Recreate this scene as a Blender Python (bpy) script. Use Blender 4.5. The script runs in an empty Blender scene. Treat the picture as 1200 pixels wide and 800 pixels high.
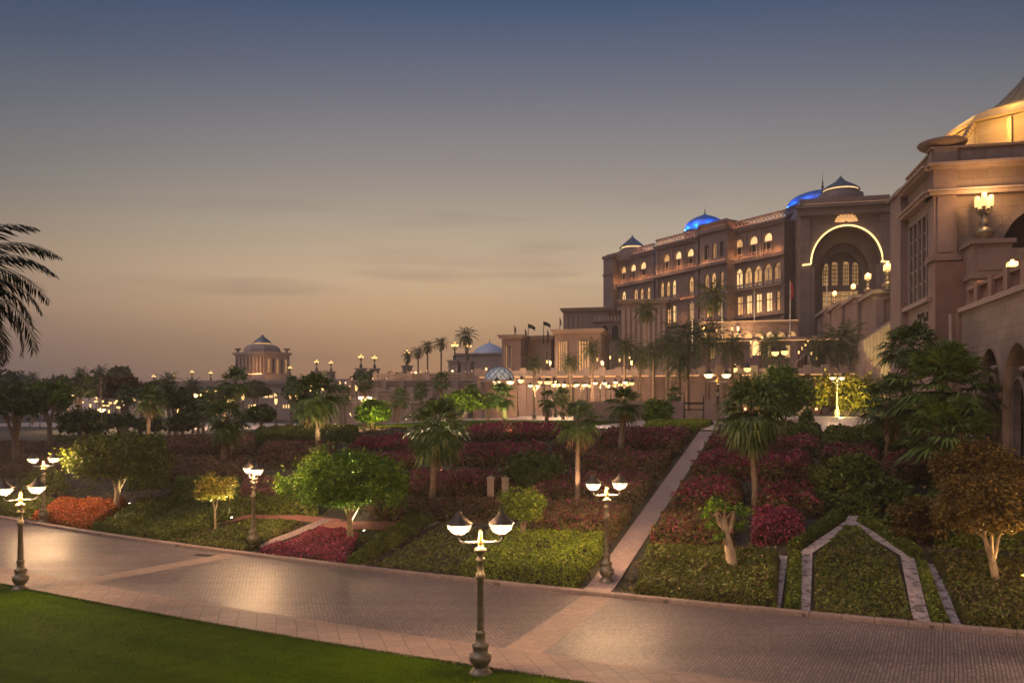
import bpy, bmesh, math, random
import numpy as np
from mathutils import Vector, Matrix
from mathutils.geometry import tessellate_polygon
SC = bpy.context.scene
COL = SC.collection
R = math.radians

# ---------------------------------------------------------------- camera, sky, sun, exposure
LP = 12.0                                 # strength of the place's own lamps
F, HZ, CH = 933.0, 480.0, 7.0            # focal length in px of the 1200 px frame, horizon row, eye height
cd = bpy.data.cameras.new('camera'); cam = bpy.data.objects.new('camera', cd); COL.objects.link(cam)
cam.location = (0, 0, CH); cam.rotation_euler = (R(90), 0, 0)
cd.sensor_width = 36; cd.lens = 36 * F / 1200; cd.shift_y = (HZ - 400) / 1200
cd.clip_start = 0.1; cd.clip_end = 5000
SC.camera = cam
SC.view_settings.view_transform = 'Standard'; SC.view_settings.look = 'None'
SC.view_settings.exposure = 0.15; SC.view_settings.gamma = 1; SC.view_settings.use_curve_mapping = False
SC.render.engine = 'CYCLES'
SC.cycles.use_denoising = True
SC.cycles.max_bounces = 5; SC.cycles.diffuse_bounces = 2; SC.cycles.glossy_bounces = 2
SC.cycles.transmission_bounces = 2; SC.cycles.volume_bounces = 0; SC.cycles.transparent_max_bounces = 8
SC.cycles.sample_clamp_indirect = 3.0; SC.cycles.caustics_reflective = False; SC.cycles.caustics_refractive = False

def lin(r, g, b):
    f = lambda c: c / 12.92 if c <= 0.04045 else ((c + 0.055) / 1.055) ** 2.4
    return (f(r / 255), f(g / 255), f(b / 255), 1)

W = bpy.data.worlds.new('World'); SC.world = W; W.use_nodes = True
wn, wl = W.node_tree.nodes, W.node_tree.links
wn.clear()
out = wn.new('ShaderNodeOutputWorld'); bg = wn.new('ShaderNodeBackground')
wl.new(bg.outputs[0], out.inputs[0])
tc = wn.new('ShaderNodeTexCoord')
sep = wn.new('ShaderNodeSeparateXYZ'); wl.new(tc.outputs['Generated'], sep.inputs[0])
# thin cloud streaks near the horizon shift the dusk gradient a little
mp = wn.new('ShaderNodeMapping'); mp.inputs['Scale'].default_value = (2.2, 2.2, 22)
wl.new(tc.outputs['Generated'], mp.inputs[0])
nz = wn.new('ShaderNodeTexNoise'); nz.inputs['Scale'].default_value = 1.6; nz.inputs['Detail'].default_value = 5
wl.new(mp.outputs[0], nz.inputs['Vector'])
def ramp(stops):
    r = wn.new('ShaderNodeValToRGB'); e = r.color_ramp.elements
    while len(e) > 1: e.remove(e[-1])
    e[0].position = stops[0][0]; e[0].color = lin(*stops[0][1])
    for p, c in stops[1:]:
        k = e.new(p); k.color = lin(*c)
    wl.new(sep.outputs['Z'], r.inputs[0]); return r
SKY_W = [(0.0, (120, 97, 86)), (0.035, (126, 100, 86)), (0.075, (155, 123, 96)), (0.115, (184, 151, 118)), (0.16, (194, 168, 137)), (0.22, (172, 157, 138)), (0.26, (153, 143, 133)),
         (0.29, (141, 134, 131)), (0.37, (110, 111, 123)), (0.46, (60, 83, 114)), (0.75, (38, 58, 92)), (1.0, (34, 48, 82))]
SKY_C = [(0.0, (90, 80, 92)), (0.05, (108, 90, 88)), (0.11, (148, 120, 102)), (0.17, (146, 124, 106)), (0.23, (118, 113, 109)), (0.3, (97, 101, 108)), (0.38, (64, 79, 102)), (0.46, (36, 62, 98)),
         (0.75, (32, 50, 86)), (1.0, (34, 48, 82))]
rw, rc = ramp(SKY_W), ramp(SKY_C)
# azimuth of the afterglow: a little left of straight ahead
dt = wn.new('ShaderNodeVectorMath'); dt.operation = 'DOT_PRODUCT'
wl.new(tc.outputs['Generated'], dt.inputs[0]); dt.inputs[1].default_value = (0.05, 0.999, 0)
mr = wn.new('ShaderNodeMapRange'); mr.interpolation_type = 'SMOOTHSTEP'
mr.inputs['From Min'].default_value = 0.71; mr.inputs['From Max'].default_value = 1.0
wl.new(dt.outputs['Value'], mr.inputs['Value'])
mx = wn.new('ShaderNodeMixRGB'); wl.new(mr.outputs[0], mx.inputs[0]); wl.new(rc.outputs[0], mx.inputs[1]); wl.new(rw.outputs[0], mx.inputs[2])
# clouds
cr = wn.new('ShaderNodeMapRange'); cr.inputs['From Min'].default_value = 0.56; cr.inputs['From Max'].default_value = 0.75
cr.inputs['To Min'].default_value = 0; cr.inputs['To Max'].default_value = 0.5
wl.new(nz.outputs[0], cr.inputs['Value'])
low = wn.new('ShaderNodeMapRange'); low.inputs['From Min'].default_value = 0.32; low.inputs['From Max'].default_value = 0.1
low.inputs['To Min'].default_value = 0; low.inputs['To Max'].default_value = 1
wl.new(sep.outputs['Z'], low.inputs['Value'])
cm = wn.new('ShaderNodeMath'); cm.operation = 'MULTIPLY'; wl.new(cr.outputs[0], cm.inputs[0]); wl.new(low.outputs[0], cm.inputs[1])
cx = wn.new('ShaderNodeMixRGB'); cx.inputs[2].default_value = lin(112, 92, 92)
wl.new(cm.outputs[0], cx.inputs[0]); wl.new(mx.outputs[0], cx.inputs[1])
# the physical twilight sky on top (sun on the horizon)
SUN_EL, SUN_ROT = R(2.0), R(-6)
sk = wn.new('ShaderNodeTexSky'); sk.sky_type = 'NISHITA'; sk.sun_disc = False
sk.sun_elevation = SUN_EL; sk.sun_rotation = SUN_ROT
ad = wn.new('ShaderNodeMixRGB'); ad.blend_type = 'ADD'; ad.inputs[0].default_value = 0.005
wl.new(cx.outputs[0], ad.inputs[1]); wl.new(sk.outputs[0], ad.inputs[2])
wl.new(ad.outputs[0], bg.inputs[0]); bg.inputs[1].default_value = 1.0

sd = bpy.data.lights.new('sun', 'SUN'); sun = bpy.data.objects.new('sun', sd); COL.objects.link(sun)
sd.energy = 1.05; sd.angle = R(60); sd.color = (1.0, 0.80, 0.78)
sun.rotation_euler = (R(36), 0, R(-62))    # soft afterglow from high in the open western sky

# ---------------------------------------------------------------- terrain maths (road frame: t along the road, s across it)
EX, EY, NX, NY = 0.879, -0.477, 0.477, 0.879
def ts(x, y): return EX * x + EY * y, NX * x + NY * y
def curve(t): return 0.0023 * (np.clip(t, -75, 25) + 25) ** 2
def xy(t, sp):
    s = sp + curve(t); return EX * t + NX * s, EY * t + NY * s
def smooth(v): v = np.clip(v, 0, 1); return v * v * (3 - 2 * v)
def gz(x, y):
    t, s = ts(x, y); s = s - curve(t)
    P = 3.0 + 2.2 * smooth((t + 110) / 65)
    return P * np.clip((s - 29) / 35, 0, 1) + 1.1 * np.clip((s - 64) / 46, 0, 1)
def G(px, py, lift=0.0):
    """where the view ray through a pixel of the reference meets the ground"""
    k, m = (px - 600) / F, -(py - HZ) / F
    lo = 5.0; d = 5.0
    while d < 700:
        if CH + m * d < gz(k * d, d):
            for _ in range(30):
                mid = (lo + d) / 2
                if CH + m * mid < gz(k * mid, mid): d = mid
                else: lo = mid
            break
        lo = d; d += 0.5
    return Vector((k * d, d, float(gz(k * d, d)) + lift))
def AT(px, d, dz=0.0):
    x = (px - 600) / F * d
    return Vector((x, d, float(gz(x, d)) + dz))
def ZP(py, d): return CH + (HZ - py) / F * d
def XP(px, d): return (px - 600) / F * d

# ---------------------------------------------------------------- object helpers
def setp(o, label=None, cat=None, group=None, kind=None):
    if label: o['label'] = label
    if cat: o['category'] = cat
    if group: o['group'] = group
    if kind: o['kind'] = kind
    return o
def thing(name, label, cat, loc=(0, 0, 0), group=None, rz=0.0):
    o = bpy.data.objects.new(name, None); COL.objects.link(o); o.empty_display_size = 0.3
    o.location = loc; o.rotation_euler = (0, 0, rz)
    return setp(o, label, cat, group)
def link_mesh(name, me, parent=None, loc=None):
    o = bpy.data.objects.new(name, me); COL.objects.link(o)
    if parent: o.parent = parent
    if loc is not None: o.location = loc
    return o
def dup(o, parent=None):
    c = o.copy(); COL.objects.link(c); c.parent = parent
    for ch in list(o.children): dup(ch, c)
    return c
def place(proto, used, loc, rz, sc, label, group=None):
    c = proto if not used.get(proto.name) else dup(proto)
    used[proto.name] = True
    c.location = loc; c.rotation_euler = (0, 0, rz); c.scale = (sc, sc, sc) if not isinstance(sc, tuple) else sc
    c['label'] = label
    if group: c['group'] = group
    elif 'group' in c: del c['group']
    return c

class MB:
    """welded polygon mesh collector; vertices in world (or thing-local) coordinates"""
    def __init__(s): s.v, s.f, s.m, s.sm = [], [], [], []
    def add(s, verts, faces, m=0, smooth=False):
        o = len(s.v); s.v += [tuple(p) for p in verts]
        for f in faces: s.f.append([i + o for i in f]); s.m.append(m); s.sm.append(smooth)
        return s
    def box(s, c, size, m=0, rz=0.0):
        hx, hy, hz = size[0] / 2, size[1] / 2, size[2] / 2
        ca, sa = math.cos(rz), math.sin(rz)
        P = [(c[0] + x * ca - y * sa, c[1] + x * sa + y * ca, c[2] + z) for z in (-hz, hz) for x, y in ((-hx, -hy), (hx, -hy), (hx, hy), (-hx, hy))]
        return s.add(P, [(3, 2, 1, 0), (4, 5, 6, 7), (0, 1, 5, 4), (1, 2, 6, 5), (2, 3, 7, 6), (3, 0, 4, 7)], m)
    def prism(s, poly, z0, z1, m=0):
        n = len(poly); P = [(p[0], p[1], z0) for p in poly] + [(p[0], p[1], z1) for p in poly]
        return s.add(P, [tuple(range(n))[::-1], tuple(range(n, 2 * n))] + [(i, (i + 1) % n, n + (i + 1) % n, n + i) for i in range(n)], m)
    def lathe(s, prof, c=(0, 0, 0), n=16, m=0, smooth=True, squash=1.0):
        P = []
        for r, z in prof:
            for k in range(n):
                a = 2 * math.pi * k / n; P.append((c[0] + r * math.cos(a), c[1] + r * math.sin(a) * squash, c[2] + z))
        Fs = [(i * n + k, i * n + (k + 1) % n, (i + 1) * n + (k + 1) % n, (i + 1) * n + k) for i in range(len(prof) - 1) for k in range(n)]
        s.add(P, Fs, m, smooth)
        s.add(P[:n], [tuple(range(n))[::-1]], m); s.add(P[-n:], [tuple(range(n))], m)
        return s
    def tube(s, pts, rad, n=8, m=0, smooth=True):
        pts = [Vector(p) for p in pts]; P = []; k = len(pts)
        for i, p in enumerate(pts):
            d = (pts[min(i + 1, k - 1)] - pts[max(i - 1, 0)]).normalized()
            u = d.cross(Vector((0, 0, 1)))
            if u.length < 0.05: u = d.cross(Vector((0, 1, 0)))
            u.normalize(); w = d.cross(u)
            r = rad[i] if isinstance(rad, (list, tuple)) else rad
            for j in range(n):
                a = 2 * math.pi * j / n; P.append(p + u * (r * math.cos(a)) + w * (r * math.sin(a)))
        Fs = [(i * n + j, i * n + (j + 1) % n, (i + 1) * n + (j + 1) % n, (i + 1) * n + j) for i in range(k - 1) for j in range(n)]
        s.add(P, Fs, m, smooth)
        s.add(P[:n], [tuple(range(n))], m); s.add(P[-n:], [tuple(range(n))[::-1]], m)
        return s
    def build(s, name, mats, parent=None):
        if not isinstance(mats, (list, tuple)): mats = [mats]
        me = bpy.data.meshes.new(name)
        off = Vector(parent_world(parent)) if parent is not None and parent.get('_w') else Vector((0, 0, 0))
        me.from_pydata([(p[0] - off.x, p[1] - off.y, p[2] - off.z) for p in s.v], [], s.f)
        for m in mats: me.materials.append(m)
        me.polygons.foreach_set('material_index', s.m); me.polygons.foreach_set('use_smooth', s.sm)
        me.update()
        bm = bmesh.new(); bm.from_mesh(me); bmesh.ops.recalc_face_normals(bm, faces=bm.faces); bm.to_mesh(me); bm.free()
        return link_mesh(name, me, parent)
def parent_world(p):
    v = Vector((0, 0, 0))
    while p is not None: v += Vector(p.location); p = p.parent
    return v
def world_thing(name, label, cat, loc, group=None):
    """a thing whose parts are given in world coordinates"""
    o = thing(name, label, cat, loc, group); o['_w'] = 1; return o
def part_of(o): o['_w'] = 1; return o

class QB:
    """loose quads (leaves) as numpy arrays"""
    def __init__(s): s.q, s.m = [], []
    def add(s, quads, m=0): s.q.append(np.asarray(quads, dtype=np.float32).reshape(-1, 4, 3)); s.m.append(np.full(len(s.q[-1]), m, dtype=np.int32)); return s
    def box(s, c, size, m=0):
        c = np.array(c); h = np.array(size) / 2
        P = [c + h * np.array(k) for k in ((-1, -1, -1), (1, -1, -1), (1, 1, -1), (-1, 1, -1), (-1, -1, 1), (1, -1, 1), (1, 1, 1), (-1, 1, 1))]
        return s.add([[P[i] for i in f] for f in ((4, 5, 6, 7), (0, 1, 5, 4), (1, 2, 6, 5), (2, 3, 7, 6), (3, 0, 4, 7))], m)
    def build(s, name, mats, parent=None, origin=(0, 0, 0)):
        q = np.concatenate(s.q) - np.array(origin, dtype=np.float32); m = np.concatenate(s.m); n = len(q)
        me = bpy.data.meshes.new(name)
        me.vertices.add(4 * n); me.vertices.foreach_set('co', q.ravel())
        me.loops.add(4 * n); me.loops.foreach_set('vertex_index', np.arange(4 * n, dtype=np.int32))
        me.polygons.add(n); me.polygons.foreach_set('loop_start', np.arange(0, 4 * n, 4, dtype=np.int32))
        me.polygons.foreach_set('loop_total', np.full(n, 4, dtype=np.int32))
        for k in (mats if isinstance(mats, (list, tuple)) else [mats]): me.materials.append(k)
        me.polygons.foreach_set('material_index', m); me.update(calc_edges=True); me.validate()
        return link_mesh(name, me, parent, None if parent is not None else origin)

def leafq(P, size, rng, up=0.4, aspect=0.55, jit=0.35):
    n = len(P); P = np.asarray(P)
    N = rng.normal(size=(n, 3)); N[:, 2] = np.abs(N[:, 2]) + up; N /= np.linalg.norm(N, axis=1)[:, None]
    T = rng.normal(size=(n, 3)); T -= N * (T * N).sum(1)[:, None]; T /= np.linalg.norm(T, axis=1)[:, None]
    B = np.cross(N, T); s = (size * (1 + jit * rng.uniform(-1, 1, n)))[:, None]
    return np.stack([P + T * s, P + B * s * aspect, P - T * s, P - B * s * aspect], 1)

# ---------------------------------------------------------------- materials
class NT:
    def __init__(s, name):
        s.mat = bpy.data.materials.new(name); s.mat.use_nodes = True; s.n = s.mat.node_tree.nodes; s.l = s.mat.node_tree.links
        s.b = s.n['Principled BSDF']; s.o = s.n['Material Output']
    def new(s, t, **k):
        x = s.n.new(t)
        for a, v in k.items():
            if a in x.inputs: x.inputs[a].default_value = v
            else: setattr(x, a, v)
        return x
    def link(s, a, b): s.l.new(a, b)
    def coord(s, kind='Object', scale=None, rot=None):
        t = s.new('ShaderNodeTexCoord'); o = t.outputs[kind]
        if scale or rot:
            m = s.new('ShaderNodeMapping'); s.link(o, m.inputs[0])
            if scale: m.inputs['Scale'].default_value = scale
            if rot: m.inputs['Rotation'].default_value = rot
            o = m.outputs[0]
        return o
    def noise(s, vec, scale, detail=4, rough=0.6):
        x = s.new('ShaderNodeTexNoise', Scale=scale, Detail=detail, Roughness=rough); s.link(vec, x.inputs['Vector']); return x.outputs['Fac']
    def ramp(s, fac, stops):
        r = s.new('ShaderNodeValToRGB'); e = r.color_ramp.elements
        e[0].position, e[0].color = stops[0][0], (*stops[0][1], 1); e[1].position, e[1].color = stops[-1][0], (*stops[-1][1], 1)
        for p, c in stops[1:-1]: e.new(p).color = (*c, 1)
        s.link(fac, r.inputs[0]); return r.outputs[0]
    def mix(s, fac, a, b, mode='MIX'):
        x = s.new('ShaderNodeMixRGB', blend_type=mode)
        for i, v in ((0, fac), (1, a), (2, b)):
            if isinstance(v, (int, float)): x.inputs[i].default_value = v
            elif isinstance(v, tuple): x.inputs[i].default_value = (*v[:3], 1)
            else: s.link(v, x.inputs[i])
        return x.outputs[0]
    def bump(s, h, strength, dist=0.02):
        x = s.new('ShaderNodeBump', Strength=strength, Distance=dist); s.link(h, x.inputs['Height']); s.link(x.outputs[0], s.b.inputs['Normal'])
    def base(s, c): s.link(c, s.b.inputs['Base Color']) if not isinstance(c, tuple) else setattr(s.b.inputs['Base Color'], 'default_value', (*c, 1))

def m_stone(name, a, b, scale=0.35, rough=0.8, blocks=None, bump=0.25):
    t = NT(name); v = t.coord('Object')
    n1 = t.noise(v, scale, 6); n2 = t.noise(v, scale * 14, 4)
    c = t.ramp(n1, [(0.3, a), (0.7, b)])
    c = t.mix(0.35, c, t.ramp(n2, [(0.25, (0.45, 0.45, 0.45)), (0.8, (1, 1, 1))]), 'MULTIPLY')
    if blocks:
        # ashlar courses: height drives rows, distance along x+y the joints
        sp = t.new('ShaderNodeSeparateXYZ'); t.link(v, sp.inputs[0])
        ad = t.new('ShaderNodeMath', operation='ADD'); t.link(sp.outputs[0], ad.inputs[0]); t.link(sp.outputs[1], ad.inputs[1])
        cb = t.new('ShaderNodeCombineXYZ'); t.link(ad.outputs[0], cb.inputs[0]); t.link(sp.outputs[2], cb.inputs[1])
        br = t.new('ShaderNodeTexBrick', Scale=1.0); br.inputs['Brick Width'].default_value = blocks[0]; br.inputs['Row Height'].default_value = blocks[1]
        br.inputs['Mortar Size'].default_value = 0.012; br.inputs['Color1'].default_value = (1, 1, 1, 1); br.inputs['Color2'].default_value = (0.82, 0.8, 0.78, 1)
        br.inputs['Mortar'].default_value = (0.5, 0.48, 0.46, 1); t.link(cb.outputs[0], br.inputs['Vector'])
        c = t.mix(1.0, c, br.outputs['Color'], 'MULTIPLY')
    t.base(c); t.b.inputs['Roughness'].default_value = rough
    if bump: t.bump(n2, bump, 0.03)
    return t.mat

def m_leaf(name, dark, mid, light, trans=0.25, clump=0.9, rough=0.55):
    t = NT(name)
    g = t.new('ShaderNodeNewGeometry'); v = t.coord('Object')
    c = t.ramp(g.outputs['Random Per Island'], [(0.0, dark), (0.5, mid), (1.0, light)])
    n = t.noise(v, clump, 3)
    c = t.mix(0.6, c, t.ramp(n, [(0.3, (0.4, 0.42, 0.4)), (0.7, (1.15, 1.15, 1.1))]), 'MULTIPLY')
    t.base(c); t.b.inputs['Roughness'].default_value = rough; t.b.inputs['Specular IOR Level'].default_value = 0.3
    tr = t.new('ShaderNodeBsdfTranslucent'); t.link(c, tr.inputs[0])
    ms = t.new('ShaderNodeMixShader'); ms.inputs[0].default_value = trans
    t.link(t.b.outputs[0], ms.inputs[1]); t.link(tr.outputs[0], ms.inputs[2]); t.link(ms.outputs[0], t.o.inputs[0])
    return t.mat

def m_plain(name, c, rough=0.6, metal=0.0, var=0.25, scale=6.0):
    t = NT(name); n = t.noise(t.coord('Object'), scale, 4)
    t.base(t.ramp(n, [(0.3, tuple(k * (1 - var) for k in c)), (0.7, tuple(k * (1 + var) for k in c))]))
    t.b.inputs['Roughness'].default_value = rough; t.b.inputs['Metallic'].default_value = metal
    return t.mat

def m_emit(name, c, s, var=0.0, scale=1.0):
    t = NT(name); t.b.inputs['Base Color'].default_value = (*[min(1, k * 0.5) for k in c], 1)
    t.b.inputs['Emission Color'].default_value = (*c, 1); t.b.inputs['Emission Strength'].default_value = s
    if var:
        n = t.noise(t.coord('Object'), scale, 2)
        t.link(t.ramp(n, [(0.3, tuple(k * (1 - var) for k in c)), (0.7, c)]), t.b.inputs['Emission Color'])
    return t.mat

M = {}
M['stone'] = m_stone('pink sandstone', (0.25, 0.167, 0.142), (0.345, 0.237, 0.202))
M['stone_pal'] = m_stone('grey brown sandstone', (0.19, 0.138, 0.122), (0.28, 0.20, 0.175), 0.15, blocks=(2.4, 1.2))
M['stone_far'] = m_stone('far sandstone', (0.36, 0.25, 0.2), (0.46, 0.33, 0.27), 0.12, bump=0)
M['stone_block'] = m_stone('sandstone ashlar', (0.29, 0.215, 0.178), (0.39, 0.295, 0.248), 0.4, blocks=(1.5, 0.72))
M['stone_dark'] = m_stone('dark carved stone', (0.24, 0.17, 0.14), (0.34, 0.245, 0.2), 1.2)  # carved stone in a darker tone than the trim
M['stone_red'] = m_stone('red granite', (0.20, 0.11, 0.085), (0.28, 0.16, 0.125), 0.9, 0.6)
M['trim'] = m_stone('pale carved stone', (0.36, 0.26, 0.21), (0.46, 0.34, 0.28), 1.5)
M['dark_glass'] = m_plain('dark glass', (0.012, 0.012, 0.014), 0.5)
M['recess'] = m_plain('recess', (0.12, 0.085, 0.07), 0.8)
M['lit'] = m_emit('lit window', (1.0, 0.55, 0.20), 0.85, 0.55, 0.7)
M['lit_dim'] = m_emit('dim lit window', (1.0, 0.55, 0.22), 0.42, 0.6, 0.9)
M['lit_hot'] = m_emit('bright lit window', (1.0, 0.64, 0.27), 1.35, 0.4, 0.7)
M['strip'] = m_emit('warm light strip', (1.0, 0.66, 0.24), 2.2)
M['strip_soft'] = m_emit('soft light strip', (1.0, 0.52, 0.2), 1.0)
M['strip_cove'] = m_emit('hidden cove light', (1.0, 0.40, 0.15), 26.0)
M['strip_wash'] = m_emit('wash light strip', (1.0, 0.42, 0.16), 5.0)
M['dome_slate'] = m_plain('slate dome', (0.13, 0.15, 0.19), 0.4, 0.3)
M['dome_blue'] = m_plain('blue floodlit dome', (0.05, 0.16, 0.55), 0.35, 0.0, 0.2)  # blue floodlight put into the dome's own colour
M['dome_goldlit'] = m_plain('gold lit slate dome', (0.13, 0.115, 0.09), 0.5, 0.0, 0.2)  # slate lightened and warmed, part of the gold floodlight put into its colour
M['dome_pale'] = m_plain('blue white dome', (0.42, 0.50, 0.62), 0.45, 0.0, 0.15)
M['gilt'] = m_plain('gilded metal', (0.42, 0.25, 0.06), 0.4, 0.7)
M['iron'] = m_plain('bronze green iron', (0.20, 0.165, 0.11), 0.42, 0.45, 0.35, 9)
M['iron_mid'] = m_plain('dark bronze', (0.075, 0.058, 0.04), 0.5, 0.3, 0.3, 9)
M['iron_dark'] = m_plain('dark iron', (0.03, 0.027, 0.024), 0.5, 0.4)
M['white_metal'] = m_plain('pale painted metal', (0.55, 0.53, 0.5), 0.4, 0.2)
M['flag'] = m_plain('dark flag cloth', (0.03, 0.03, 0.03), 0.8)
M['flag_red'] = m_plain('red flag cloth', (0.3, 0.03, 0.03), 0.8)
M['bark'] = m_stone('palm bark', (0.14, 0.09, 0.06), (0.27, 0.19, 0.13), 3.5, 0.9)
M['bark_pale'] = m_stone('pale bark', (0.24, 0.17, 0.11), (0.42, 0.32, 0.22), 3.0, 0.85)
M['palm'] = m_leaf('palm frond', (0.0473, 0.0878, 0.0207), (0.1013, 0.1553, 0.0402), (0.2025, 0.243, 0.0746), 0.25, 0.8)
M['palm_dark'] = m_leaf('date palm frond', (0.0286, 0.052, 0.0133), (0.065, 0.104, 0.0287), (0.13, 0.169, 0.0553), 0.2, 0.8)
M['palm_bright'] = m_leaf('lamplit fan palm frond', (0.0562, 0.1063, 0.0159), (0.1187, 0.1875, 0.0319), (0.225, 0.2875, 0.0638), 0.3, 0.8)  # brighter palm copy, lamp light on the clump put into the leaf colour
M['palm_silhouette'] = m_leaf('silhouette date frond', (0.010, 0.016, 0.007), (0.02, 0.03, 0.012), (0.035, 0.045, 0.02), 0.1, 0.8)  # unlit silhouette against the dusk sky put into the frond colour
M['palm_dead'] = m_leaf('dry palm frond', (0.12, 0.07, 0.03), (0.20, 0.13, 0.06), (0.30, 0.21, 0.10), 0.2)
M['ficus'] = m_leaf('ficus leaf', (0.0487, 0.1137, 0.0083), (0.1137, 0.2193, 0.0166), (0.2436, 0.341, 0.0304), 0.3, 0.8)
M['lime'] = m_leaf('lime leaf', (0.078, 0.13, 0.0133), (0.169, 0.234, 0.0243), (0.286, 0.351, 0.0442), 0.35, 1.2)
M['yellow'] = m_leaf('yellowish leaf', (0.126, 0.126, 0.0143), (0.266, 0.231, 0.0262), (0.42, 0.35, 0.0476), 0.35, 1.2)
M['brown'] = m_leaf('russet leaf', (0.071, 0.0456, 0.0104), (0.142, 0.0862, 0.0172), (0.2231, 0.142, 0.0302), 0.3, 0.9)
M['dark_leaf'] = m_leaf('dark leaf', (0.0312, 0.0546, 0.0099), (0.0715, 0.104, 0.0177), (0.13, 0.169, 0.0331), 0.25, 0.5)
M['hedge'] = m_leaf('hedge leaf', (0.0486, 0.0783, 0.0092), (0.1013, 0.135, 0.0161), (0.189, 0.2093, 0.0298), 0.2, 0.7)
M['hedge_lush'] = m_leaf('lush hedge leaf', (0.0891, 0.1485, 0.0101), (0.1857, 0.2525, 0.0177), (0.3267, 0.3861, 0.0316), 0.3, 0.7)
M['olive'] = m_leaf('olive hedge leaf', (0.065, 0.052, 0.0166), (0.13, 0.0975, 0.0287), (0.208, 0.169, 0.0497), 0.2, 0.7)
M['boug'] = m_leaf('bougainvillea flower', (0.11, 0.018, 0.035), (0.26, 0.035, 0.075), (0.46, 0.08, 0.15), 0.25, 0.6)
M['boug_dim'] = m_leaf('dusky bougainvillea', (0.13, 0.0364, 0.0455), (0.234, 0.065, 0.0845), (0.364, 0.1105, 0.143), 0.25, 0.6)
M['petunia'] = m_leaf('pink flowers', (0.20, 0.02, 0.05), (0.40, 0.045, 0.12), (0.62, 0.15, 0.26), 0.2, 1.5)
M['orange'] = m_leaf('orange flowers', (0.30, 0.05, 0.012), (0.48, 0.11, 0.03), (0.62, 0.24, 0.08), 0.2, 1.5)
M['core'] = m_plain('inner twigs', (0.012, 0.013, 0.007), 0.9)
# ---------------------------------------------------------------- setting: terrain, lawn, pavement, road, kerb
def grid_mesh(name, ts_, ss_, lift, mat, parent=None, kind='structure'):
    V, Fc = [], []; n = len(ts_)
    for s in ss_:
        for t in ts_:
            x, y = xy(t, s); V.append((x, y, float(gz(x, y)) + lift))
    for j in range(len(ss_) - 1):
        for i in range(n - 1): Fc.append((j * n + i, j * n + i + 1, (j + 1) * n + i + 1, (j + 1) * n + i))
    b = MB(); b.add(V, Fc, 0, True); o = b.build(name, mat, parent); setp(o, kind=kind); return o
def fr(a, b, st): return [a + (b - a) * i / max(1, int(round((b - a) / st))) for i in range(max(1, int(round((b - a) / st))) + 1)]

t = NT('garden soil'); v = t.coord(); n1 = t.noise(v, 0.22, 5); n2 = t.noise(v, 3.0, 5)
c = t.ramp(n1, [(0.35, (0.030, 0.032, 0.014)), (0.55, (0.045, 0.036, 0.022)), (0.75, (0.06, 0.045, 0.03))])
t.base(t.mix(0.6, c, t.ramp(n2, [(0.3, (0.5, 0.5, 0.5)), (0.7, (1.3, 1.3, 1.3))]), 'MULTIPLY')); t.b.inputs['Roughness'].default_value = 0.95
t.bump(n2, 0.5, 0.08); M['soil'] = t.mat

t = NT('mown lawn'); v = t.coord(); n1 = t.noise(v, 0.18, 4); n2 = t.noise(v, 1.3, 6); n3 = t.noise(v, 28, 4)
c = t.ramp(n1, [(0.3, (0.034, 0.070, 0.0012)), (0.7, (0.052, 0.092, 0.0016))])
c = t.mix(0.8, c, t.ramp(n2, [(0.3, (0.6, 0.66, 0.55)), (0.7, (1.25, 1.2, 1.1))]), 'MULTIPLY')
t.base(t.mix(0.5, c, t.ramp(n3, [(0.3, (0.55, 0.6, 0.5)), (0.7, (1.25, 1.2, 1.1))]), 'MULTIPLY')); t.b.inputs['Roughness'].default_value = 0.85
wv = t.new('ShaderNodeTexWave', Scale=0.16, Distortion=0.6); wv.bands_direction = 'Y'; t.link(t.coord('Object', rot=(0, 0, R(28.5))), wv.inputs['Vector'])
cc = t.b.inputs['Base Color'].links[0].from_socket; t.base(t.mix(0.5, cc, t.ramp(wv.outputs['Fac'], [(0.4, (0.75, 0.8, 0.7)), (0.6, (1.12, 1.1, 1.0))]), 'MULTIPLY'))
t.b.inputs['Specular IOR Level'].default_value = 0.03
t.bump(n3, 0.6, 0.05); M['lawn'] = t.mat

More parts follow.
